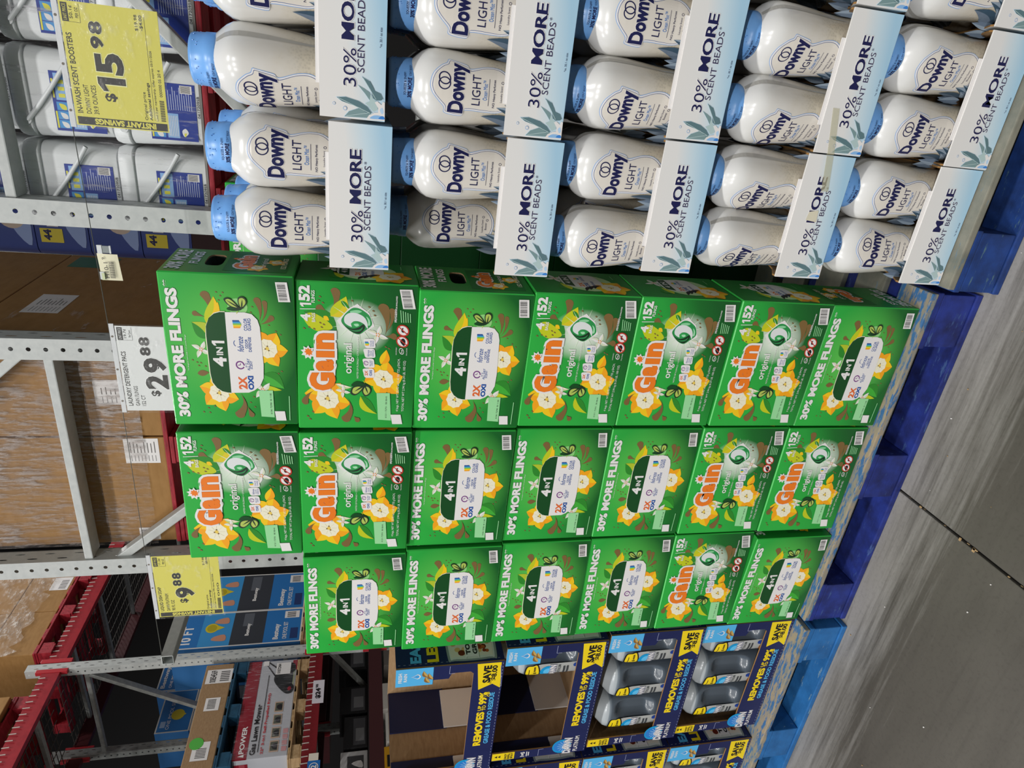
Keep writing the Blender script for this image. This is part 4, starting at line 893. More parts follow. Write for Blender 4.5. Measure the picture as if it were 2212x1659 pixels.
upright(-1.552, -0.552, 1.015, 4.6, M_GREY, 'light grey punched rack frame in front of the wrapped brown cartons', [((-1.50, 1.055, 2.36), (-.60, 1.055, 1.30)), ((-.60, 1.055, 2.52), (-1.50, 1.055, 3.5))], [2.452, 1.25, .5])
upright(-0.172, 0.86, 1.005, 4.6, M_GREY, 'light grey punched rack frame in front of the white pails', [((.78, 1.045, 2.37), (-.12, 1.045, 1.46)), ((-.12, 1.045, 2.54), (.78, 1.045, 3.5))], [2.455, 1.25, .5])
XD = -4.35
# side-aisle rack: frames run away from the aisle (posts at the aisle face and 1.07 m behind)
def side_upright(y, label, m=M_GREYD):
    t = empty('rack_upright', (XD, y, 0), 0, label, 'rack frame', 'steel rack frames')
    post(t, -PW, 0, .01, 4.05, M_GREY); post(t, -1.14, 0, .01, 4.05, m)
    for zz in (1.0, 2.05, 3.62): strut(t, (-1.07, .035, zz), (-PW, .035, zz), .035, .04, m, 'horizontal_strut')
    for p, q in (((-.1, .035, 3.6), (-1.07, .035, 2.1)), ((-.08, .035, 1.66), (-1.07, .035, 1.03))): strut(t, p, q, .035, .05, m, 'diagonal_brace')
    for xx in (-PW, -1.14): b = MB(); b.box(xx-.03, xx+PW+.03, -.03, .1, 0, .01, m); b.build('foot_plate', t)
    return t
side_upright(3.16, 'tall grey slotted rack frame at the side aisle beside the lawn mower boxes'); side_upright(5.85, 'far grey rack frame at the side aisle beyond the pool boxes'); side_upright(.40, 'grey rack frame at the left edge of the side aisle')
def beam(x, y0, y1, z, h, label, m=M_RED, face=1, d=.05):
    """red step beam running along Y, its face on the +X side (face=1) or -X side"""
    t = empty('rack_beam', (x, (y0+y1)/2, z), 0, label, 'beam', 'red rack beams'); L = (y1-y0)/2
    P = [(0, 0), (0, h), (-.022, h), (-.022, h-.025), (-d, h-.025), (-d, 0)]; mb = MB(); P = [(a*face, b) for a, b in P]; n = len(P)
    A_ = [(a, -L, b) for a, b in P]; B_ = [(a, L, b) for a, b in P]; mb.face(A_, m); mb.face(B_[::-1], m)
    for i in range(n): mb.face([A_[i], A_[(i+1) % n], B_[(i+1) % n], B_[i]], m)
    mb.build('rail', t)
    for s_ in (-1, 1):
        c = MB(); y = s_*L; c.box(*sorted((.004*face, -.03*face)), *sorted((y-s_*.004, y+s_*.03)), -.05, h+.05, mat('#b8323a', .35, .5)); c.build('end_connector', t, bevel=.002)
    return t
for (y0, y1, w_) in ((3.27, 5.83, 'beyond'), (.52, 3.14, 'before')):
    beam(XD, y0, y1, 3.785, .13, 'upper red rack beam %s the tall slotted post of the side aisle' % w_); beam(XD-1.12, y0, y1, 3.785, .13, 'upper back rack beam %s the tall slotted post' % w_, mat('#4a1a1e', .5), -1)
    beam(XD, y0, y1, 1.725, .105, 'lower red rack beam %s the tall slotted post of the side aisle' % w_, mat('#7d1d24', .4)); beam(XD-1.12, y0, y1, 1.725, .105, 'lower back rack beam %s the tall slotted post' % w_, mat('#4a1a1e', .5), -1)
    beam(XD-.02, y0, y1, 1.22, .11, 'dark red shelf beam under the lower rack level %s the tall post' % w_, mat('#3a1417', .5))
    for zb, h in ((3.785, .13), (1.725, .105)):
        L = (y1-y0)/2; t = empty('wire_deck', (XD-.56, (y0+y1)/2, zb+h-.02), 0, 'galvanised wire deck on the %s red beams %s the tall post' % ('upper' if zb > 3 else 'lower', w_), 'wire deck', 'wire decks on the red beams')
        mb = MB(); n = int((y1-y0)/.055); gm = mat('#55534f', .5, .4) if zb > 3 else mat('#6a5f58', .5, .4); gl = mat('#b9b2aa', .45, .5)  # underside shade put into the dark deck wires; front drops kept light
        for i in range(n):
            y = -L+.03+i*.055; mb.bar((-.53, y, .006), (.565, y, .022), .005, .005, gm); mb.bar((.565, y, .022), (.568, y, -.028), .005, .005, gl)
        for i in range(9): x = -.5+i*.125; mb.bar((x, -L, .001+.009*i/8), (x, L, .001+.009*i/8), .005, .005, gm)
        tag(mb.build('wire_mesh', t), kind='stuff')
        for i in range(4): c = MB(); y = -L+.3+i*(2*L-.6)/3; c.bar((-.54, y, -.03), (.54, y, -.018), .04, .03, M_GREYD); c.build('support_channel', t)
# rails under the end bays
for x, f in ((-.57, 1), (-1.50, -1)): beam(x, 1.10, 3.7, 1.90, .11, 'red rack beam under the wrapped brown cartons, %s side' % ('right' if f == 1 else 'left'), M_RED, f)
for x, f in ((.83, 1), (-.15, -1)): beam(x, 1.10, 3.7, 1.666, .11, 'red rack beam under the white pails, %s side' % ('right' if f == 1 else 'left'), M_RED, f)

# ================================================================== 7. goods on the end racks
def redpallet(x0, x1, y0, y1, z0, h, label, m=M_REDW, blockw=.12):
    return pallet('pallet', x0, x1, y0, y1, z0, h, m, label, None, None, 6, .11, None, blockw, None, True, int(abs(x0*100)))
redpallet(-.16, .77, 1.10, 2.1, 1.782, .135, 'dark red pallet under the white wrapped pails')
redpallet(-1.47, -.60, 1.10, 2.28, 2.015, .14, 'dark red stained pallet under the wrapped brown cartons')
# pails: rounded square tub, lid, slanting bail handle, printed panel
def rsq(hw, r, z, n=5):
    out = []
    for cx, cy, a0 in ((hw-r, hw-r, 0), (-hw+r, hw-r, PI/2), (-hw+r, -hw+r, PI), (hw-r, -hw+r, 1.5*PI)):
        for k in range(n+1): a = a0+PI/2*k/n; out.append((cx+r*math.cos(a), cy+r*math.sin(a), z))
    return out
M_PAIL = m_noise('white_pail_plastic', [(0.35, '#e6e9ea'), (0.7, '#eff1f1')], 6, (1, 1, 1), 0.35, 0.5)
def pail_meshes():
    b = MB(); b.rings([rsq(.106, .03, 0), rsq(.108, .032, .004), rsq(.118, .036, .17), rsq(.1185, .036, .19), rsq(.112, .034, .195), rsq(.112, .034, .205)], M_PAIL)
    l = MB(); l.rings([rsq(.1215, .04, .198), rsq(.1225, .04, .20), rsq(.1225, .04, .225), rsq(.118, .038, .238), rsq(.112, .034, .240), rsq(.1, .03, .236)], M_PAIL)
    h = MB(); hm = mat('#dcdfe0', .35, .5); h.tube([(-.075, -.1245, .206), (-.03, -.128, .168), (.02, -.129, .130), (.07, -.128, .096), (.114, -.126, .070)], .0065, hm, 8)
    hub = MB(); hub.rings([[(-.075+.011*math.cos(2*PI*k/12), -.1225-y, .208+.011*math.sin(2*PI*k/12)) for k in range(12)] for y in (0, .005)], hm)
    a = Art(); C = mat('#2a3f96', .35, .4); C2 = mat('#4f9ad8', .35, .4); C3 = mat('#8fb8e6', .35, .4); PY = mat('#e2dc4a', .4, .4)
    a.rect(-.097, .06, .012, .138, C, 0); a.rect(-.015, .055, .095, .128, C3, 1)
    for i in range(3): a.rect(-.09+i*.024, -.068+i*.024, .10, .130, C2, 1)
    for i in range(3): a.leaf((-.088+i*.024, .106), (-.072+i*.024, .124), .014, WHITE if i < 2 else PY, 2)
    a.rect(-.09, -.045, .131, .1355, PY, 1); a.rect(-.01, .04, .131, .1355, PY, 1)
    for i in range(3): a.rect(-.008+i*.018, .002+i*.018, .105, .121, PY, 2)
    a.rect(-.09, -.022, .062, .094, C3, 1)
    for i in range(6): a.line((-.085, .066+i*.0045), (-.028, .066+i*.0045), .0016, WHITE, 2)
    for i in range(11): a.line((-.012, .024+i*.006), (.03+.02*((i*7) % 3)/2, .024+i*.006), .0015, mat('#c9d2ee'), 1)
    a.blob([(-.085, .05), (-.07, .055), (-.062, .045), (-.075, .038)], WHITE, 1, 4); a.blob([(-.086, .047), (-.077, .05), (-.075, .043)], PY, 2, 3)
    a.rect(.034, .056, .02, .052, WHITE, 1)
    for i in range(12): a.rect(.036+.0016*i, .0368+.0016*i, .024, .05, INK, 2)
    a.place('0417209SB', -.03, .03, .0015, .009, INK, 1)
    return (b.mesh('tub', angle=.5), l.mesh('lid', angle=.5), h.mesh('bail_handle', smooth=True), hub.mesh('handle_hub'), a.mesh('printed_panel', lambda x, z, L: (x, -.1085-z*.0588-STEP*(L+6), z)))
ME_P = pail_meshes()
PCN = ['right column', 'middle column', 'left column beside the post']; PRN = ['bottom row', 'middle row', 'top row']
for ci, cx in enumerate((.461, .199, -.063)):
    for ri in range(3):
        t = empty('pail', (cx, 1.225, 1.927+ri*.260), 0, 'white lidded plastic pail with blue label, %s, %s' % (PRN[ri], PCN[ci]), 'pail', 'white pails wrapped on the red pallet')
        for n_, m_ in zip(('tub', 'lid', 'bail_handle'), ME_P[:3]): link(n_, m_, t)
        link('handle_hub', ME_P[3], t); link('printed_panel', ME_P[4], t); t.scale = (1.05, 1.05, 1.055)
t = MB(); t.box(-.165, .62, 1.10, 1.35, 1.9185, 1.926, mat('#8f8a86', .7)); tag(t.build('slip_sheet'), 'grey cardboard slip sheet under the bottom row of white pails', 'sheet')
mb = MB(); n = 40
def sheet(mb, x0, x1, z0, z1, y, m, nx=24, amp=.004, seed=0):
    R = random.Random(seed); g = [[(x0+(x1-x0)*i/nx, y+R.uniform(-amp, amp), z0+(z1-z0)*j/2) for i in range(nx+1)] for j in range(3)]
    vs = [p for r in g for p in r]; mb.faces(vs, [(j*(nx+1)+i, j*(nx+1)+i+1, (j+1)*(nx+1)+i+1, (j+1)*(nx+1)+i) for j in range(2) for i in range(nx)], m)
sheet(mb, -.175, .62, 1.928, 2.72, 1.090, M_WRAPV, 30, .002, 4); tag(mb.build('stretch_wrap', smooth=True), 'clear stretch wrap pulled over the stacked white pails', 'wrap')
# brown cartons
def carton_box(name, x0, x1, y0, y1, z0, z1, m, label, cat='box', group=None):
    t = empty(name, ((x0+x1)/2, y0, z0), 0, label, cat, group); q = MB(); hw = (x1-x0)/2; q.box(-hw, hw, 0, y1-y0, 0, z1-z0, m); q.build('carton_body', t, bevel=.004); return t
def white_label(t, x, z, w_, h_, side='front', hw=0, name='shipping_label', code=False, rows=7):
    a = Art(); a.rect(x, x+w_, z, z+h_, WHITE, 0); R = random.Random(int(x*1e4) & 255)
    if code:
        for i in range(16): a.rect(x+w_*(.06+.05*i), x+w_*(.06+.05*i+R.choice((.015, .03))), z+h_*.3, z+h_*.9, INK, 1)
    else:
        for i in range(rows): a.line((x+w_*.08, z+h_*(.12+.8*i/rows)), (x+w_*.32, z+h_*(.12+.8*i/rows)), h_*.022, mat('#8c8a8a'), 1); a.line((x+w_*.42, z+h_*(.12+.8*i/rows)), (x+w_*(.6+.3*R.random()), z+h_*(.12+.8*i/rows)), h_*.026, mat('#55524f'), 1)
    pos = (lambda x_, z_, L: (x_, -.0006-STEP*(L+2), z_)) if side == 'front' else (lambda x_, z_, L: (hw+.0006+STEP*(L+2), x_, z_))
    return link(name, a.mesh(name, pos), t)
bx = carton_box('brown_carton', -.975, -.612, 1.11, 2.24, 2.156, 2.80, M_KRAFT2, 'tall brown carton on red pallet, right half, beside the rack post')
white_label(bx, -.05, .08, .1, .13, 'front'); white_label(bx, .31, .41, .22, .13, 'side', .1815, rows=8)
q = Art(); q.rect(.93, 1.10, .42, .60, mat('#2f6a45', .5), 0); q.mesh; link('green_label', q.mesh('green_label', lambda x, z, L: (.1822, x, z)), bx)
bx = carton_box('brown_carton', -1.468, -.982, 1.11, 2.24, 2.156, 2.80, M_KRAFT2, 'tall brown carton on red pallet, left half, with white shipping label')
white_label(bx, .13, .022, .108, .12, 'front', rows=8); white_label(bx, -.235, .06, .06, .075, 'front', code=True)
for x0, x1, nm in ((-.975, -.612, 'right'), (-1.468, -.982, 'left')): carton_box('brown_carton', x0, x1, 1.112, 2.24, 2.804, 4.4, M_KRAFT2, 'upper brown carton, heightened out of view to shade the flue gap, %s half' % nm)  # carried up beyond the view to block light into the flue
mb = MB(); sheet(mb, -1.475, -.605, 2.225, 3.6, 1.104, M_WRAP, 30, .003, 8); tag(mb.build('stretch_wrap', smooth=True), 'shiny stretch wrap around the brown cartons above the red pallet', 'wrap')
mb = MB(); mb.face([(-.6075, 1.105, 2.2), (-.6075, 2.2, 2.2), (-.6075, 2.2, 3.3), (-.6075, 1.105, 3.3)], m_wrap('side_wrap', .62, .7, (3, 3, 8), 2.0, '#cfc6c0', .04)); tag(mb.build('stretch_wrap'), 'clear stretch wrap on the shaded side of the brown cartons', 'wrap')
# blue packs behind, seen through the flue gap
for i, (x, z) in enumerate([(-.50, 2.30), (-.50, 2.54), (-.50, 2.78), (-.50, 3.02)]):
    t = empty('blue_pack', (x, 2.42, z), 0, 'blue wrapped multipack in the flue gap, %s of four' % ['lowest', 'second lowest', 'third lowest', 'highest'][i], 'pack', 'blue packs behind the brown cartons')
    q = MB(); q.rings([[(px, py+.16, pz) for px, py, pz in rsq(.17, .05, zz)] for zz in (0, .02, .22, .236)], mat('#3c4f92', .35, .5)); q.build('pack_body', t, angle=.6)
    a = Art(); a.blob([(-.12, .02), (.0, .1), (.12, .02)], mat('#8fa6d8', .4), 0)
    if i % 2 == 0: a.rect(-.10, -.03, .115, .215, mat('#d8c83a', .4), 1); a.place('44', -.09, -.035, .165, .2, NAVY, 2, bold=.05); a.rect(-.02, .03, .13, .18, WHITE, 1)
    else: a.disc((.02, .09), .06, mat('#c9b8a8', .5), 1)
    link('pack_print', a.mesh('pack_print', lambda x_, z_, L: (x_, -.0115-STEP*(L+2), z_)), t)
redpallet(-1.4, -.30, 2.40, 3.5, 2.015, .14, 'dark red pallet under the blue packs in the flue gap')
t = MB(); t.box(-.68, -.32, 2.41, 2.75, 2.157, 2.298, mat('#2d1416', .7)); tag(t.build('filler_board'), 'dark board between the red pallet and the blue packs', 'board')

# ================================================================== 8. price signs on the wire
def m_sleeve():
    t = NT('sign_sleeve'); t.b.inputs['Base Color'].default_value = lin('#ffffff'); t.set(.12, .6); v = t.coord((1, 1, 1.6)); f = t.noise(v, 16, 3, .6)
    t.l(t.ramp(f, [(.56, .03), (.66, .16)]), t.b.inputs['Alpha']); t.bump(f, .7, .012); return t.m
M_SLEEVE = m_sleeve(); M_CARDY = mat('#dcd45e', .45, .4, 0, 'yellow_card'); M_CARDW = mat('#e2e4e2', .45, .4, 0, 'white_card'); GRK = mat('#33322e', .45, .4)
SW, SH = .274, .212
def sign(x, z, y, rz, label, yellow, title, sub1, sub2, big, cents, unit, per, fine, small):
    t = empty('price_sign', (x, y, z), rz, label, 'sign', None); card = M_CARDY if yellow else M_CARDW
    q = MB(); q.box(0, SW, -.0006, .0006, -SH, 0, card); q.build('card', t)
    a = Art(); X = lambda u: u*SW; Z = lambda v: -v*SH
    def P(s_, u0, u1, v0, v1, m=GRK, L=2, **k): a.place(s_, X(u0), X(u1), Z(v1), Z(v0), m, L, **k)
    lm = .085 if yellow else .04
    if yellow:
        a.rect(X(.01), X(.075), Z(.985), Z(.02), GRK, 1); a.place('INSTANT SAVINGS', X(.018), X(.068), Z(.86), Z(.20), M_CARDY, 2, bold=.05, rot=1)
    P(title, lm+.02, lm+.67 if len(title) > 18 else lm+.42, .03, .088, bold=.012); P(sub1, lm+.02, lm+.02+.022*len(sub1), .125, .175); P(sub2, lm+.02, lm+.02+.022*len(sub2), .205, .255)
    x = lm+.14; P('$', x, x+.07, .345, .475, bold=.03); x += .085
    for d in big: wd = .115 if d == '1' else .175; P(d, x, x+wd, .29, .585, L=3, bold=.045, outl=((mat('#f2f1b0' if yellow else '#f4f4f2'), .02),)); x += wd+.025
    for d in cents: P(d, x, x+.10, .27, .405, L=3, bold=.045, outl=((mat('#f2f1b0' if yellow else '#f4f4f2'), .02),)); x += .115
    a.rect(X(.84), X(.985), Z(.085), Z(.02), GRK, 1); P('UNIT PRICE', .85, .975, .035, .07, card); P(unit, .865, .965, .095, .135); P(per, .875, .955, .155, .185)
    a.line((X(.84), Z(.085)), (X(.84), Z(.2)), .0006, GRK, 1); a.line((X(.84), Z(.2)), (X(.985), Z(.2)), .0006, GRK, 1)
    if fine:
        P('Original price', lm+.01, lm+.25, .75, .79); P('Additional savings', lm+.01, lm+.33, .80, .84, bold=.015); P(fine[0], .83, .955, .75, .785); P('-'+fine[1], .835, .955, .80, .835, bold=.01)
        a.line((X(lm+.01), Z(.855)), (X(.96), Z(.855)), .0006, GRK, 1); P('Limit 2 per membership. Offer expires: 05/31/2026', lm+.01, .68, .87, .90)
    for i in range(26): a.rect(X(lm+.01+i*.007), X(lm+.0135+i*.007+.002*(i % 3 == 0)), Z(.975), Z(.925), GRK, 1)
    P(small, lm+.22, .53, .935, .965)
    link('sign_print', a.mesh('sign_print', lambda x_, z_, L: (x_, -.0007-STEP*(L+1), z_)), t)
    s_ = MB(); R = random.Random(len(title)); n = 10
    g = [[(-.006+(SW+.012)*i/n, -.0028-R.uniform(0, .0008), .014-(SH+.02)*j/n) for i in range(n+1)] for j in range(n+1)]
    s_.faces([p for r in g for p in r], [(j*(n+1)+i, j*(n+1)+i+1, (j+1)*(n+1)+i+1, (j+1)*(n+1)+i) for j in range(n) for i in range(n)], M_SLEEVE); s_.build('plastic_sleeve', t, smooth=True)
    e = MB(); e.box(-.006, SW+.006, -.0014, .0014, .002, .0145, mat('#d3d5d6', .3, .5)); e.build('sleeve_header', t)
    for u in (.12, .5, .88): h = MB(); h.rings([[(X(u)+.0032*math.cos(2*PI*k/10), y_, .009+.0032*math.sin(2*PI*k/10)) for k in range(10)] for y_ in (-.0018, -.0015)], mat('#6b6152', .5)); h.build('punched_hole', t)
    return t
sign(.163, 2.131, .697, 0, 'yellow price sign reading 15.98 in front of the white pails', True, 'IN-WASH SCENT BOOSTERS', 'DOWNY LIGHT', '39.9 OUNCES', '15', '98', '50.1¢', 'PER OZ', ('$19.98', '$4.00'), '000000 05 20 4')
sign(-.648, 2.119, .697, 0, 'white price sign reading 29.88 standing out behind the topmost green boxes', False, 'LAUNDRY DETERGENT PACS', 'GAIN FLINGS', '152 CT', '29', '88', '19.7¢', 'Per Count', None, '000')
sign(-1.484, 2.119, .697, 0, 'small yellow price sign reading 9.88 beside the square grey tube', True, 'LIQUID DISH SOAP', 'DAWN PLATINUM', '90 FL OZ', '9', '88', '11.2¢', 'PER OZ', ('$17.88', '$8.00'), '000')
tb = MB(); h = .021
for (x0, x1, z0, z1) in ((-h, h, -h, -h+.003), (-h, h, h-.003, h), (-h, -h+.003, -h+.003, h-.003), (h-.003, h, -h+.003, h-.003)): tb.box(-1.70+x0, -1.70+x1, .70, 1.75, 2.118+z0, 2.118+z1, mat('#8b908c', .45, .5) if z0 < 0 and z1 < 0 else M_GREY)  # bottom wall in darker grey: the underside's shade put into its colour
tag(tb.build('square_tube'), 'hollow square grey steel arm holding the end of the sign wire', 'tube')
arm = MB(); arm.box(-1.722, -1.552, 1.09, 1.15, 2.09, 2.097, M_GREYD); tag(arm.build('mounting_bracket'), 'small grey bracket fixing the square arm to the rack post', 'bracket')
wr = MB(); wr.tube([(-1.70, .715, 2.142), (-1.68, .705, 2.136), (-1.2, .70, 2.1345), (-.5, .70, 2.1335), (.2, .70, 2.144), (.9, .70, 2.150)], .0011, mat('#6a6b66', .4, .5, .3), 5)
wr.tube([(-1.70, .715, 2.142), (-1.72, .705, 2.128), (-1.69, .702, 2.135)], .0009, mat('#6a6b66', .4, .5, .3), 5)
tag(wr.build('sign_wire'), 'thin steel wire strung across the racks carrying the price signs', 'wire')
tg = empty('location_tag', (-.238, .699, 2.128), 0, 'cream location tag reading H10-1 clipped on the wire', 'tag')
q = MB(); K = 6; vs = []
for j in range(K+1):
    t_ = j/K
    for i in range(5): vs.append((-.002+.075*i/4, -.001-.004*math.sin(t_*2)*(i/4), .003-.052*t_+.004*(i/4)))
q.faces(vs, [(j*5+i, j*5+i+1, (j+1)*5+i+1, (j+1)*5+i) for j in range(K) for i in range(4)], mat('#e9e3c4', .5, .3)); q.build('tag_card', tg)
a = Art(); a.place('H10-1', .006, .05, -.019, -.0085, INK, 1); a.place('9', .058, .064, -.013, -.006, INK, 1)
for i in range(22): a.rect(.006+i*.0022, .0068+i*.0022+.0006*(i % 3 == 1), -.034, -.022, INK, 1)
a.rect(.0, .02, -.007, .0, mat('#cfd6a8'), 0)
link('tag_print', a.mesh('tag_print', lambda x_, z_, L: (x_, -.0075-STEP*L, z_)), tg); q = MB(); q.box(.0, .022, -.003, .001, -.006, .006, mat('#cfd3d2', .3, .5)); q.build('clip', tg)
tg = empty('sign_clip', (-.163, .699, 2.128), 0, 'small grey plastic sign clip on the wire left of the pails', 'clip')
q = MB(); q.box(-.002, .021, -.003, .002, -.008, .004, mat('#d6d9da', .3, .5)); q.box(-.001, .0205, -.003, .0, -.030, -.026, mat('#d6d9da', .3, .5)); q.build('holder', tg); q = MB(); q.box(0, .0195, -.002, 0, -.026, -.008, mat('#7f8787', .4)); q.build('window', tg)

# ================================================================== 9. goods in the side-aisle rack
def xbox(y0, y1, z0, z1, dx, body, label, cat='box', group=None, x=XD-.02, name='carton'):
    """box whose printed face looks down the aisle (+X)"""
    t = empty(name, (x, (y0+y1)/2, z0), 0, label, cat, group); q = MB(); q.box(-dx, 0, -(y1-y0)/2, (y1-y0)/2, 0, z1-z0, body); q.build('carton_body', t, bevel=.006); return t
def xprint(t, a, name='face_print'): return link(name, a.mesh(name, lambda y_, z_, L: (.0008+.0004*(L+1), y_, z_)), t)
# wood pallet, mower boxes, teal pallet, brown boxes on the near bay
def xpallet(y0, y1, z0, h, m, label, dx=1.0, x=XD):
    return pallet('pallet', x-dx, x-.01, y0, y1, z0, h, m, label, None, None, 6, .10, None, .12, None, True, 5)
MR = mat('#8e1d2c', .4, .4); MS = mat('#b9bbc1', .4, .4)
xpallet(2.15, 3.08, 1.832, .10, M_TANW, 'raw wood pallet under the lawn mower box')
t = xbox(2.19, 3.09, 1.934, 2.325, .55, MS, 'silver and red lawn mower box under a teal pallet', name='mower_box')
a = Art(); a.rect(-.452, .452, .40, .537, MR, 0); a.place('POWER', -.40, -.17, .435, .485, WHITE, 2, bold=.03); a.poly([(-.43, .43), (-.405, .43), (-.42, .49)], WHITE, 2)
a.place('Gas Lawn Mower', -.42, .02, .325, .38, INK, 2, bold=.03); a.line((-.4, .30), (.3, .30), .007, INK, 2); a.place('22" 3-in1 Self-Propelled RWD', -.42, .12, .24, .275, mat('#c02a34'), 2, bold=.03)
for i in range(4): a.rect(-.41+i*.115, -.315+i*.115, .10, .19, mat('#c3a58f'), 1); a.rect(-.4+i*.115, -.325+i*.115, .108, .182, mat('#55584a'), 2); a.blob([(-.39+i*.115, .115), (-.34+i*.115, .12), (-.35+i*.115, .165), (-.38+i*.115, .16)], INK, 3, 3)
for i in range(4): a.rect(-.41+i*.05, -.37+i*.05, .02, .07, mat('#c78f92'), 1)
a.blob([(.14, .04), (.36, .04), (.40, .11), (.36, .20), (.25, .24), (.15, .16), (.10, .08)], mat('#26282a'), 2); a.disc((.15, .06), .05, INK, 3); a.disc((.36, .065), .055, INK, 3); a.line((.34, .18), (.44, .33), .012, INK, 2); a.line((.25, .2), (.41, .34), .01, INK, 2); a.disc((.15, .06), .02, MR, 4)
a.rect(.18, .40, .02, .035, mat('#9aa586'), 1); a.rect(.30, .42, .07, .23, WHITE, 5); a.place('0105722464', .31, .41, .18, .215, INK, 6, bold=.03); a.rect(.40, .45, .32, .38, WHITE, 2); a.rect(.34, .44, .0, .05, MR, 2)
a.it = [([(x_, z_*.729) for x_, z_ in P], F, m_, L) for P, F, m_, L in a.it]; xprint(t, a); mbx = Art(); mbx.rect(-.5, -.05, .0, .1, MR, 0); mbx.rect(-.5, -.05, .02, .06, mat('#a8404c'), 1); link('end_print', mbx.mesh('end_print', lambda x_, z_, L: (x_, -.4515-.0005*L, z_+.285)), t)
mb = MB()
g = [[(XD+.004+random.Random(i*7+j).uniform(0, .006), 2.18+.92*i/16, 1.935+.395*j/2) for i in range(17)] for j in range(3)]
mb.faces([p for r in g for p in r], [(j*17+i, j*17+i+1, (j+1)*17+i+1, (j+1)*17+i) for j in range(2) for i in range(16)], M_WRAPV); tag(mb.build('stretch_wrap', smooth=True), 'clear stretch wrap over the lawn mower box', 'wrap')
xpallet(2.15, 3.10, 2.327, .122, M_TEALD, 'dark teal pallet sandwiched between the mower box and brown box')
t = xbox(2.15, 3.10, 2.451, 2.672, .8, M_KRAFT, 'wide flat brown carton with white labels above the teal pallet')
a = Art(); a.rect(.28, .42, .0, .2, WHITE, 0); a.place('00854569', .29, .41, .12, .17, INK, 1, bold=.02)
for i in range(6): a.rect(.30+i*.018, .308+i*.018, .02, .09, INK, 1)
a.rect(.02, .14, .05, .16, WHITE, 0); a.rect(-.4, -.25, .05, .17, WHITE, 0); a.disc((-.26, .15), .05, mat('#56b84a', .5), 2)
for i in range(7): a.rect(.04+i*.013, .046+i*.013, .08, .14, INK, 1); a.rect(-.38+i*.012, -.375+i*.012, .07, .14, INK, 1)
xprint(t, a)
# pool boxes in the far bay and behind the near bay
PB = mat('#2f74b8', .4, .4); PD = mat('#3a3d44', .45, .4)
def poolbox(y0, y1, z0, z1, x, label, kind):
    t = xbox(y0, y1, z0, z1, .5, mat('#2f6ca8', .5), label, x=x, name='pool_box', group='blue pool boxes in the side rack'); a = Art(); w_ = (y1-y0)/2-.012; h = z1-z0
    a.rect(-w_-.012, w_+.012, .0, h, mat('#d9d6d2', .5), 0); a.rect(-w_, w_, .012, h-.012, PB, .5)
    if kind == 'photo':
        a.rect(-w_, w_, h*.30, h*.56, PD, 1); a.rect(-w_, w_, h*.56, h*.80, mat('#3f93cf', .4), 1); a.rect(w_*.1, w_*.9, h*.40, h*.48, mat('#5a5e66'), 2); a.place('Bestway', w_*-.5, w_*.25, h*.41, h*.45, WHITE, 3, bold=.03)
        a.disc((w_*.1, h*.72), .055, mat('#d3c030', .4), 3); a.disc((w_*.1, h*.72), .04, mat('#b5a528', .4), 4); a.poly([(w_*.1-.03, h*.68), (w_*.1+.03, h*.68), (w_*.1, h*.62)], mat('#d3c030', .4), 3)
        for q_ in (-.55, .5): a.blob([(w_*q_-.03, h*.6), (w_*q_+.04, h*.61), (w_*q_+.02, h*.69), (w_*q_-.02, h*.70)], mat('#c98d72', .5), 3)
        a.place('Bestway', w_*-.85, w_*.1, h*.17, h*.225, WHITE, 2, bold=.03); a.place('ONE POOL SET', w_*-.85, w_*.2, h*.115, h*.15, WHITE, 2, bold=.01); a.rect(w_*.45, w_*.9, h*.03, h*.15, WHITE, 2); a.rect(w_*-.85, w_*-.2, h*.03, h*.09, mat('#243a6e'), 2)
        for i in range(6): a.rect(w_*.5+i*w_*.06, w_*.53+i*w_*.06, h*.06, h*.13, INK, 3)
        a.place('10 FT', w_*-.8, w_*.3, h*.86, h*.94, WHITE, 2, bold=.03)
    elif kind == 'words':
        a.place('Bestway', -w_*.9, w_*.3, h*.74, h*.9, WHITE, 2, bold=.03); a.place('ONE POOL SET', -w_*.9, w_*.4, h*.58, h*.66, WHITE, 2, bold=.01); a.rect(-w_*.9, -w_*.4, h*.2, h*.45, mat('#243a6e'), 2); a.place('POOL', -w_*.1, w_*.9, h*.2, h*.42, WHITE, 2, bold=.04)
    else:
        a.disc((-w_*.2, h*.45), .06, mat('#d3c030', .4), 3); a.poly([(-w_*.2-.03, h*.35), (-w_*.2+.03, h*.35), (-w_*.2, h*.2)], mat('#d3c030', .4), 3); a.place('ONE POOL SET', -w_*.9, w_*.6, h*.62, h*.72, WHITE, 2); a.rect(-w_*.8, -w_*.5, h*.75, h*.9, mat('#9fb7d8'), 2)
    xprint(t, a); return t
xpallet(3.30, 4.30, 1.832, .10, M_TANW, 'raw wood pallet under the tall pool boxes')
poolbox(3.74, 4.24, 1.934, 3.02, XD-.06, 'tall blue pool box right of the slotted post, farther one', 'photo'); poolbox(3.31, 3.72, 1.934, 3.02, XD-.04, 'tall blue pool box just right of the slotted post', 'photo')
for (y0, y1, z0, z1, k, l) in ((3.935, 4.42, 3.095, 3.42, 'words', 'upper right'), (3.45, 3.93, 3.005, 3.31, 'badge', 'upper left'), (3.935, 4.42, 2.75, 3.09, 'words', 'lower right'), (3.45, 3.93, 2.68, 3.00, 'badge', 'lower left')):
    poolbox(y0, y1, z0, z1, -5.6, 'blue pool box behind the near bay, %s of four' % l, k)
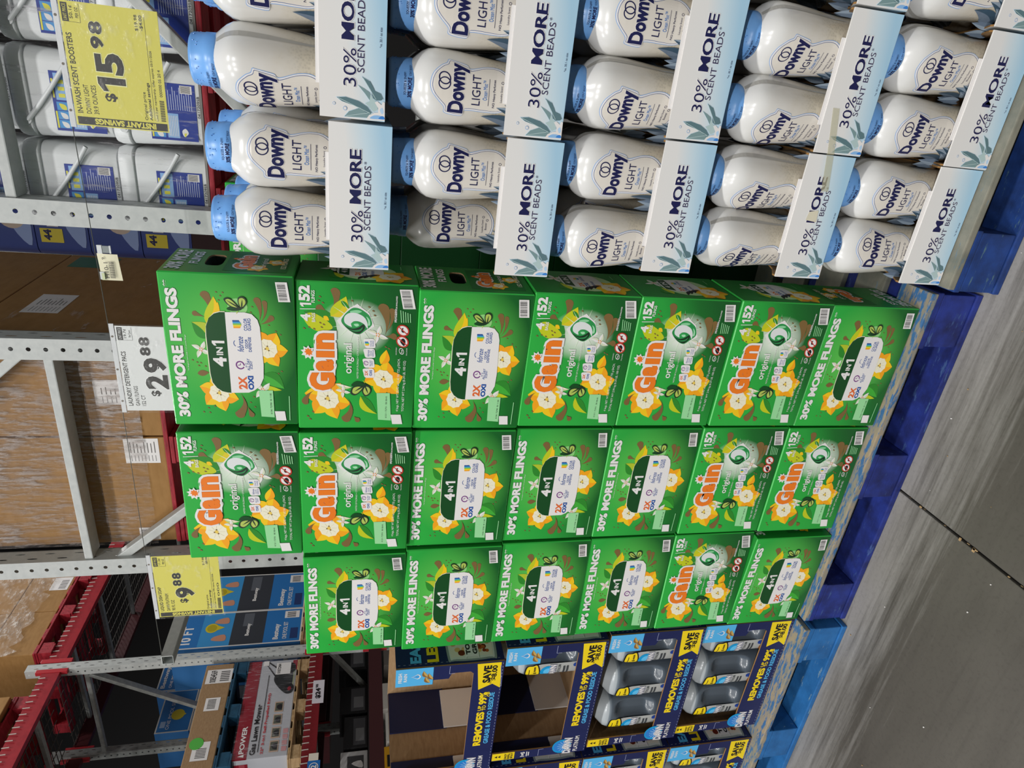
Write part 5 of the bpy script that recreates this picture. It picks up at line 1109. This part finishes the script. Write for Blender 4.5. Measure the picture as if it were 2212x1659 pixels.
for y0, y1, z1 in ((3.935, 4.42, 2.747), (3.45, 3.93, 2.677)):
    t = MB(); t.box(-6.05, -5.61, y0, y1, 1.80, z1, mat('#3a3d44', .6)); tag(t.build('dark_carton'), 'dark carton under the blue pool boxes at the back, %s one' % ('right' if y0 > 3.7 else 'left'), 'box')
t = MB(); t.box(-6.1, -5.5, 3.3, 4.6, 1.69, 1.79, mat('#3a1417', .5)); tag(t.build('back_shelf'), 'dark shelf board behind the near bay', 'shelf')
# upper level: red pallets and wrapped cartons on the upper beams
xpallet(3.33, 4.32, 3.918, .14, M_REDW, 'bright red pallet on the upper beam right of the slotted post', 1.0, XD+.03)
xpallet(1.75, 2.98, 3.918, .14, M_REDW, 'red pallet on the upper beam left of the slotted post', 1.0, XD-.05)
for i, (y0, y1) in enumerate(((3.34, 3.83), (3.835, 4.31))):
    t = xbox(y0, y1, 4.06, 4.42, .5, M_KRAFT2, 'brown wrapped carton on the upper red pallet, %s lower' % ['left', 'right'][i], x=XD+.0); 
    if i: a = Art(); a.rect(.03, .2, .02, .17, WHITE, 0); [a.rect(.05+j*.015, .056+j*.015, .04, .1, INK, 1) for j in range(8)]; xprint(t, a)
    xbox(y0, y1, 4.425, 4.95, .5, M_KRAFT2, 'brown wrapped carton on the upper red pallet, %s upper' % ['left', 'right'][i], x=XD+.0)
xbox(1.80, 2.95, 4.06, 4.6, .8, M_KRAFT2, 'large brown carton on the upper red pallet at the picture corner')
mb = MB(); g = [[(XD+.008+random.Random(i*5+j).uniform(0, .02), 3.32+1.0*i/20, (4.22 if j == 0 else 4.2+.38*j)+random.Random(i+3*j).uniform(-.05, .05)*(j == 0)) for i in range(21)] for j in range(3)]
mb.faces([p for r in g for p in r], [(j*21+i, j*21+i+1, (j+1)*21+i+1, (j+1)*21+i) for j in range(2) for i in range(20)], M_WRAPD); tag(mb.build('stretch_wrap', smooth=True), 'crumpled stretch wrap around the cartons on the upper red pallet', 'wrap')
# far boxes glimpsed through the rack
FAR = [(-6.9, 3.05, 2.62, .42, .30, '#d9c3c0'), (-6.9, 2.55, 2.60, .45, .30, '#e2d6d4'), (-6.9, 1.95, 2.55, .45, .34, '#d9d9d9'), (-6.9, 3.6, 2.75, .4, .3, '#d8b8b4')]
for i, (x, y, z, wd, h, c) in enumerate(FAR):
    t = xbox(y, y+wd, z, z+h, .4, mat(c, .5, .4), 'pale printed carton far behind the rack, %s of four' % ['first', 'second', 'third', 'fourth'][i], x=x); a = Art(); a.rect(-wd*.45, wd*.45, h*.1, h*.5, mat('#b86a70', .5), 0); a.rect(-wd*.2, wd*.3, h*.3, h*.85, mat('#585a5c', .5), 1); xprint(t, a)
t = MB(); t.box(-7.4, -6.85, 1.5, 4.4, 2.45, 2.55, mat('#3a1417', .5)); tag(t.build('far_shelf'), 'dark red shelf far behind carrying pale cartons', 'shelf')
# small goods below the lower beam
LOW = [(2.50, .30, 1.335, .20, '#2a2a2c', 'Sb'), (2.83, .28, 1.335, .24, '#1c1c1e', 'x'), (3.30, .34, 1.335, .26, '#202224', 'x'), (3.68, .3, 1.335, .22, '#1c1c1e', 'x'), (4.05, .32, 1.335, .25, '#2a2c2e', 'x'),
       (2.22, .26, .98, .22, '#d39a1e', 'y'), (2.52, .29, .98, .20, '#d8d4cc', 'w'), (2.84, .28, .98, .22, '#cfcac2', 'w'), (1.75, .3, .98, .24, '#d39a1e', 'y'), (3.32, .3, .98, .2, '#77706a', 'x'), (2.02, .2, 1.335, .22, '#e3e0da', 'w'), (2.25, .22, 1.335, .22, '#cfcfcf', 'w')]
for i, (y, wd, z, h, c, k) in enumerate(LOW):
    nm = {'Sb': 'black carton', 'x': 'dark carton', 'y': 'yellow and black tool carton', 'w': 'pale carton'}[k]
    t = xbox(y, y+wd, z, z+h, .3, mat(c, .5, .4), '%s on the %s shelf under the price tag beam, position %s' % (nm, 'upper' if z > 1.2 else 'lower', ['one', 'two', 'three', 'four', 'five', 'six', 'seven', 'eight', 'nine', 'ten', 'eleven', 'twelve'][i]), x=XD-.45); a = Art()
    if k == 'y': a.rect(-wd*.45, wd*.45, h*.05, h*.6, INK, 0); a.rect(-wd*.2, wd*.2, h*.68, h*.9, INK, 0)
    elif k == 'w': a.rect(-wd*.4, wd*.3, h*.15, h*.75, mat('#4a4a4c', .5), 0); a.blob([(-wd*.2, h*.2), (wd*.1, h*.25), (0, h*.6)], WHITE, 1, 3)
    else: a.rect(-wd*.42, wd*.42, h*.1, h*.6, mat('#55565a', .5), 0); a.rect(-wd*.3, wd*.1, h*.15, h*.5, mat('#8b8d90', .5), 1)
    xprint(t, a)
for z in (1.315, .96):
    t = MB(); t.box(XD-1.0, XD-.44, .6, 5.7, z, z+.018, mat('#30282a', .6)); tag(t.build('shelf_board'), 'dark %s shelf board below the lower red beam' % ('upper' if z > 1.2 else 'lower'), 'shelf')
t = empty('price_tag', (XD+.012, 2.71, 1.74), 0, 'white shelf tag reading 24.98 on the lower red beam', 'tag'); q = MB(); q.box(-.006, 0, -.11, .11, -.045, .045, mat('#d9d4dc', .4)); q.build('tag_card', t)
a = Art(); a.place('$24', -.07, .03, -.022, .022, INK, 1, bold=.04); a.place('98', .035, .07, .004, .024, INK, 1, bold=.03); xprint(t, a)
t = empty('bay_marker', (XD+.012, 2.05, 1.735), 0, 'blue and white bay marker numbered 2 on the lower red beam', 'tag'); q = MB(); q.box(-.006, 0, -.05, .05, -.045, .045, mat('#1f6fc0', .4)); q.box(-.006, 0, .052, .11, -.03, .04, mat('#e6dfd0', .4)); q.build('marker_plate', t)
a = Art(); a.ring((0, 0), .028, .034, WHITE, 0, 16); a.place('2', -.014, .014, -.02, .02, WHITE, 1, bold=.03); xprint(t, a)
# ================================================================== 10. back of the hall
bw = MB(); bw.box(-9, 5, 9.0, 9.1, 0, 7.6, mat('#1d1b1b', .8)); tag(bw.build('wall_back'), None, None, None, 'structure')
lw = MB(); lw.box(-9.1, -9, -9, 9, 0, 7.6, mat('#171516', .8)); tag(lw.build('wall_left'), None, None, None, 'structure')
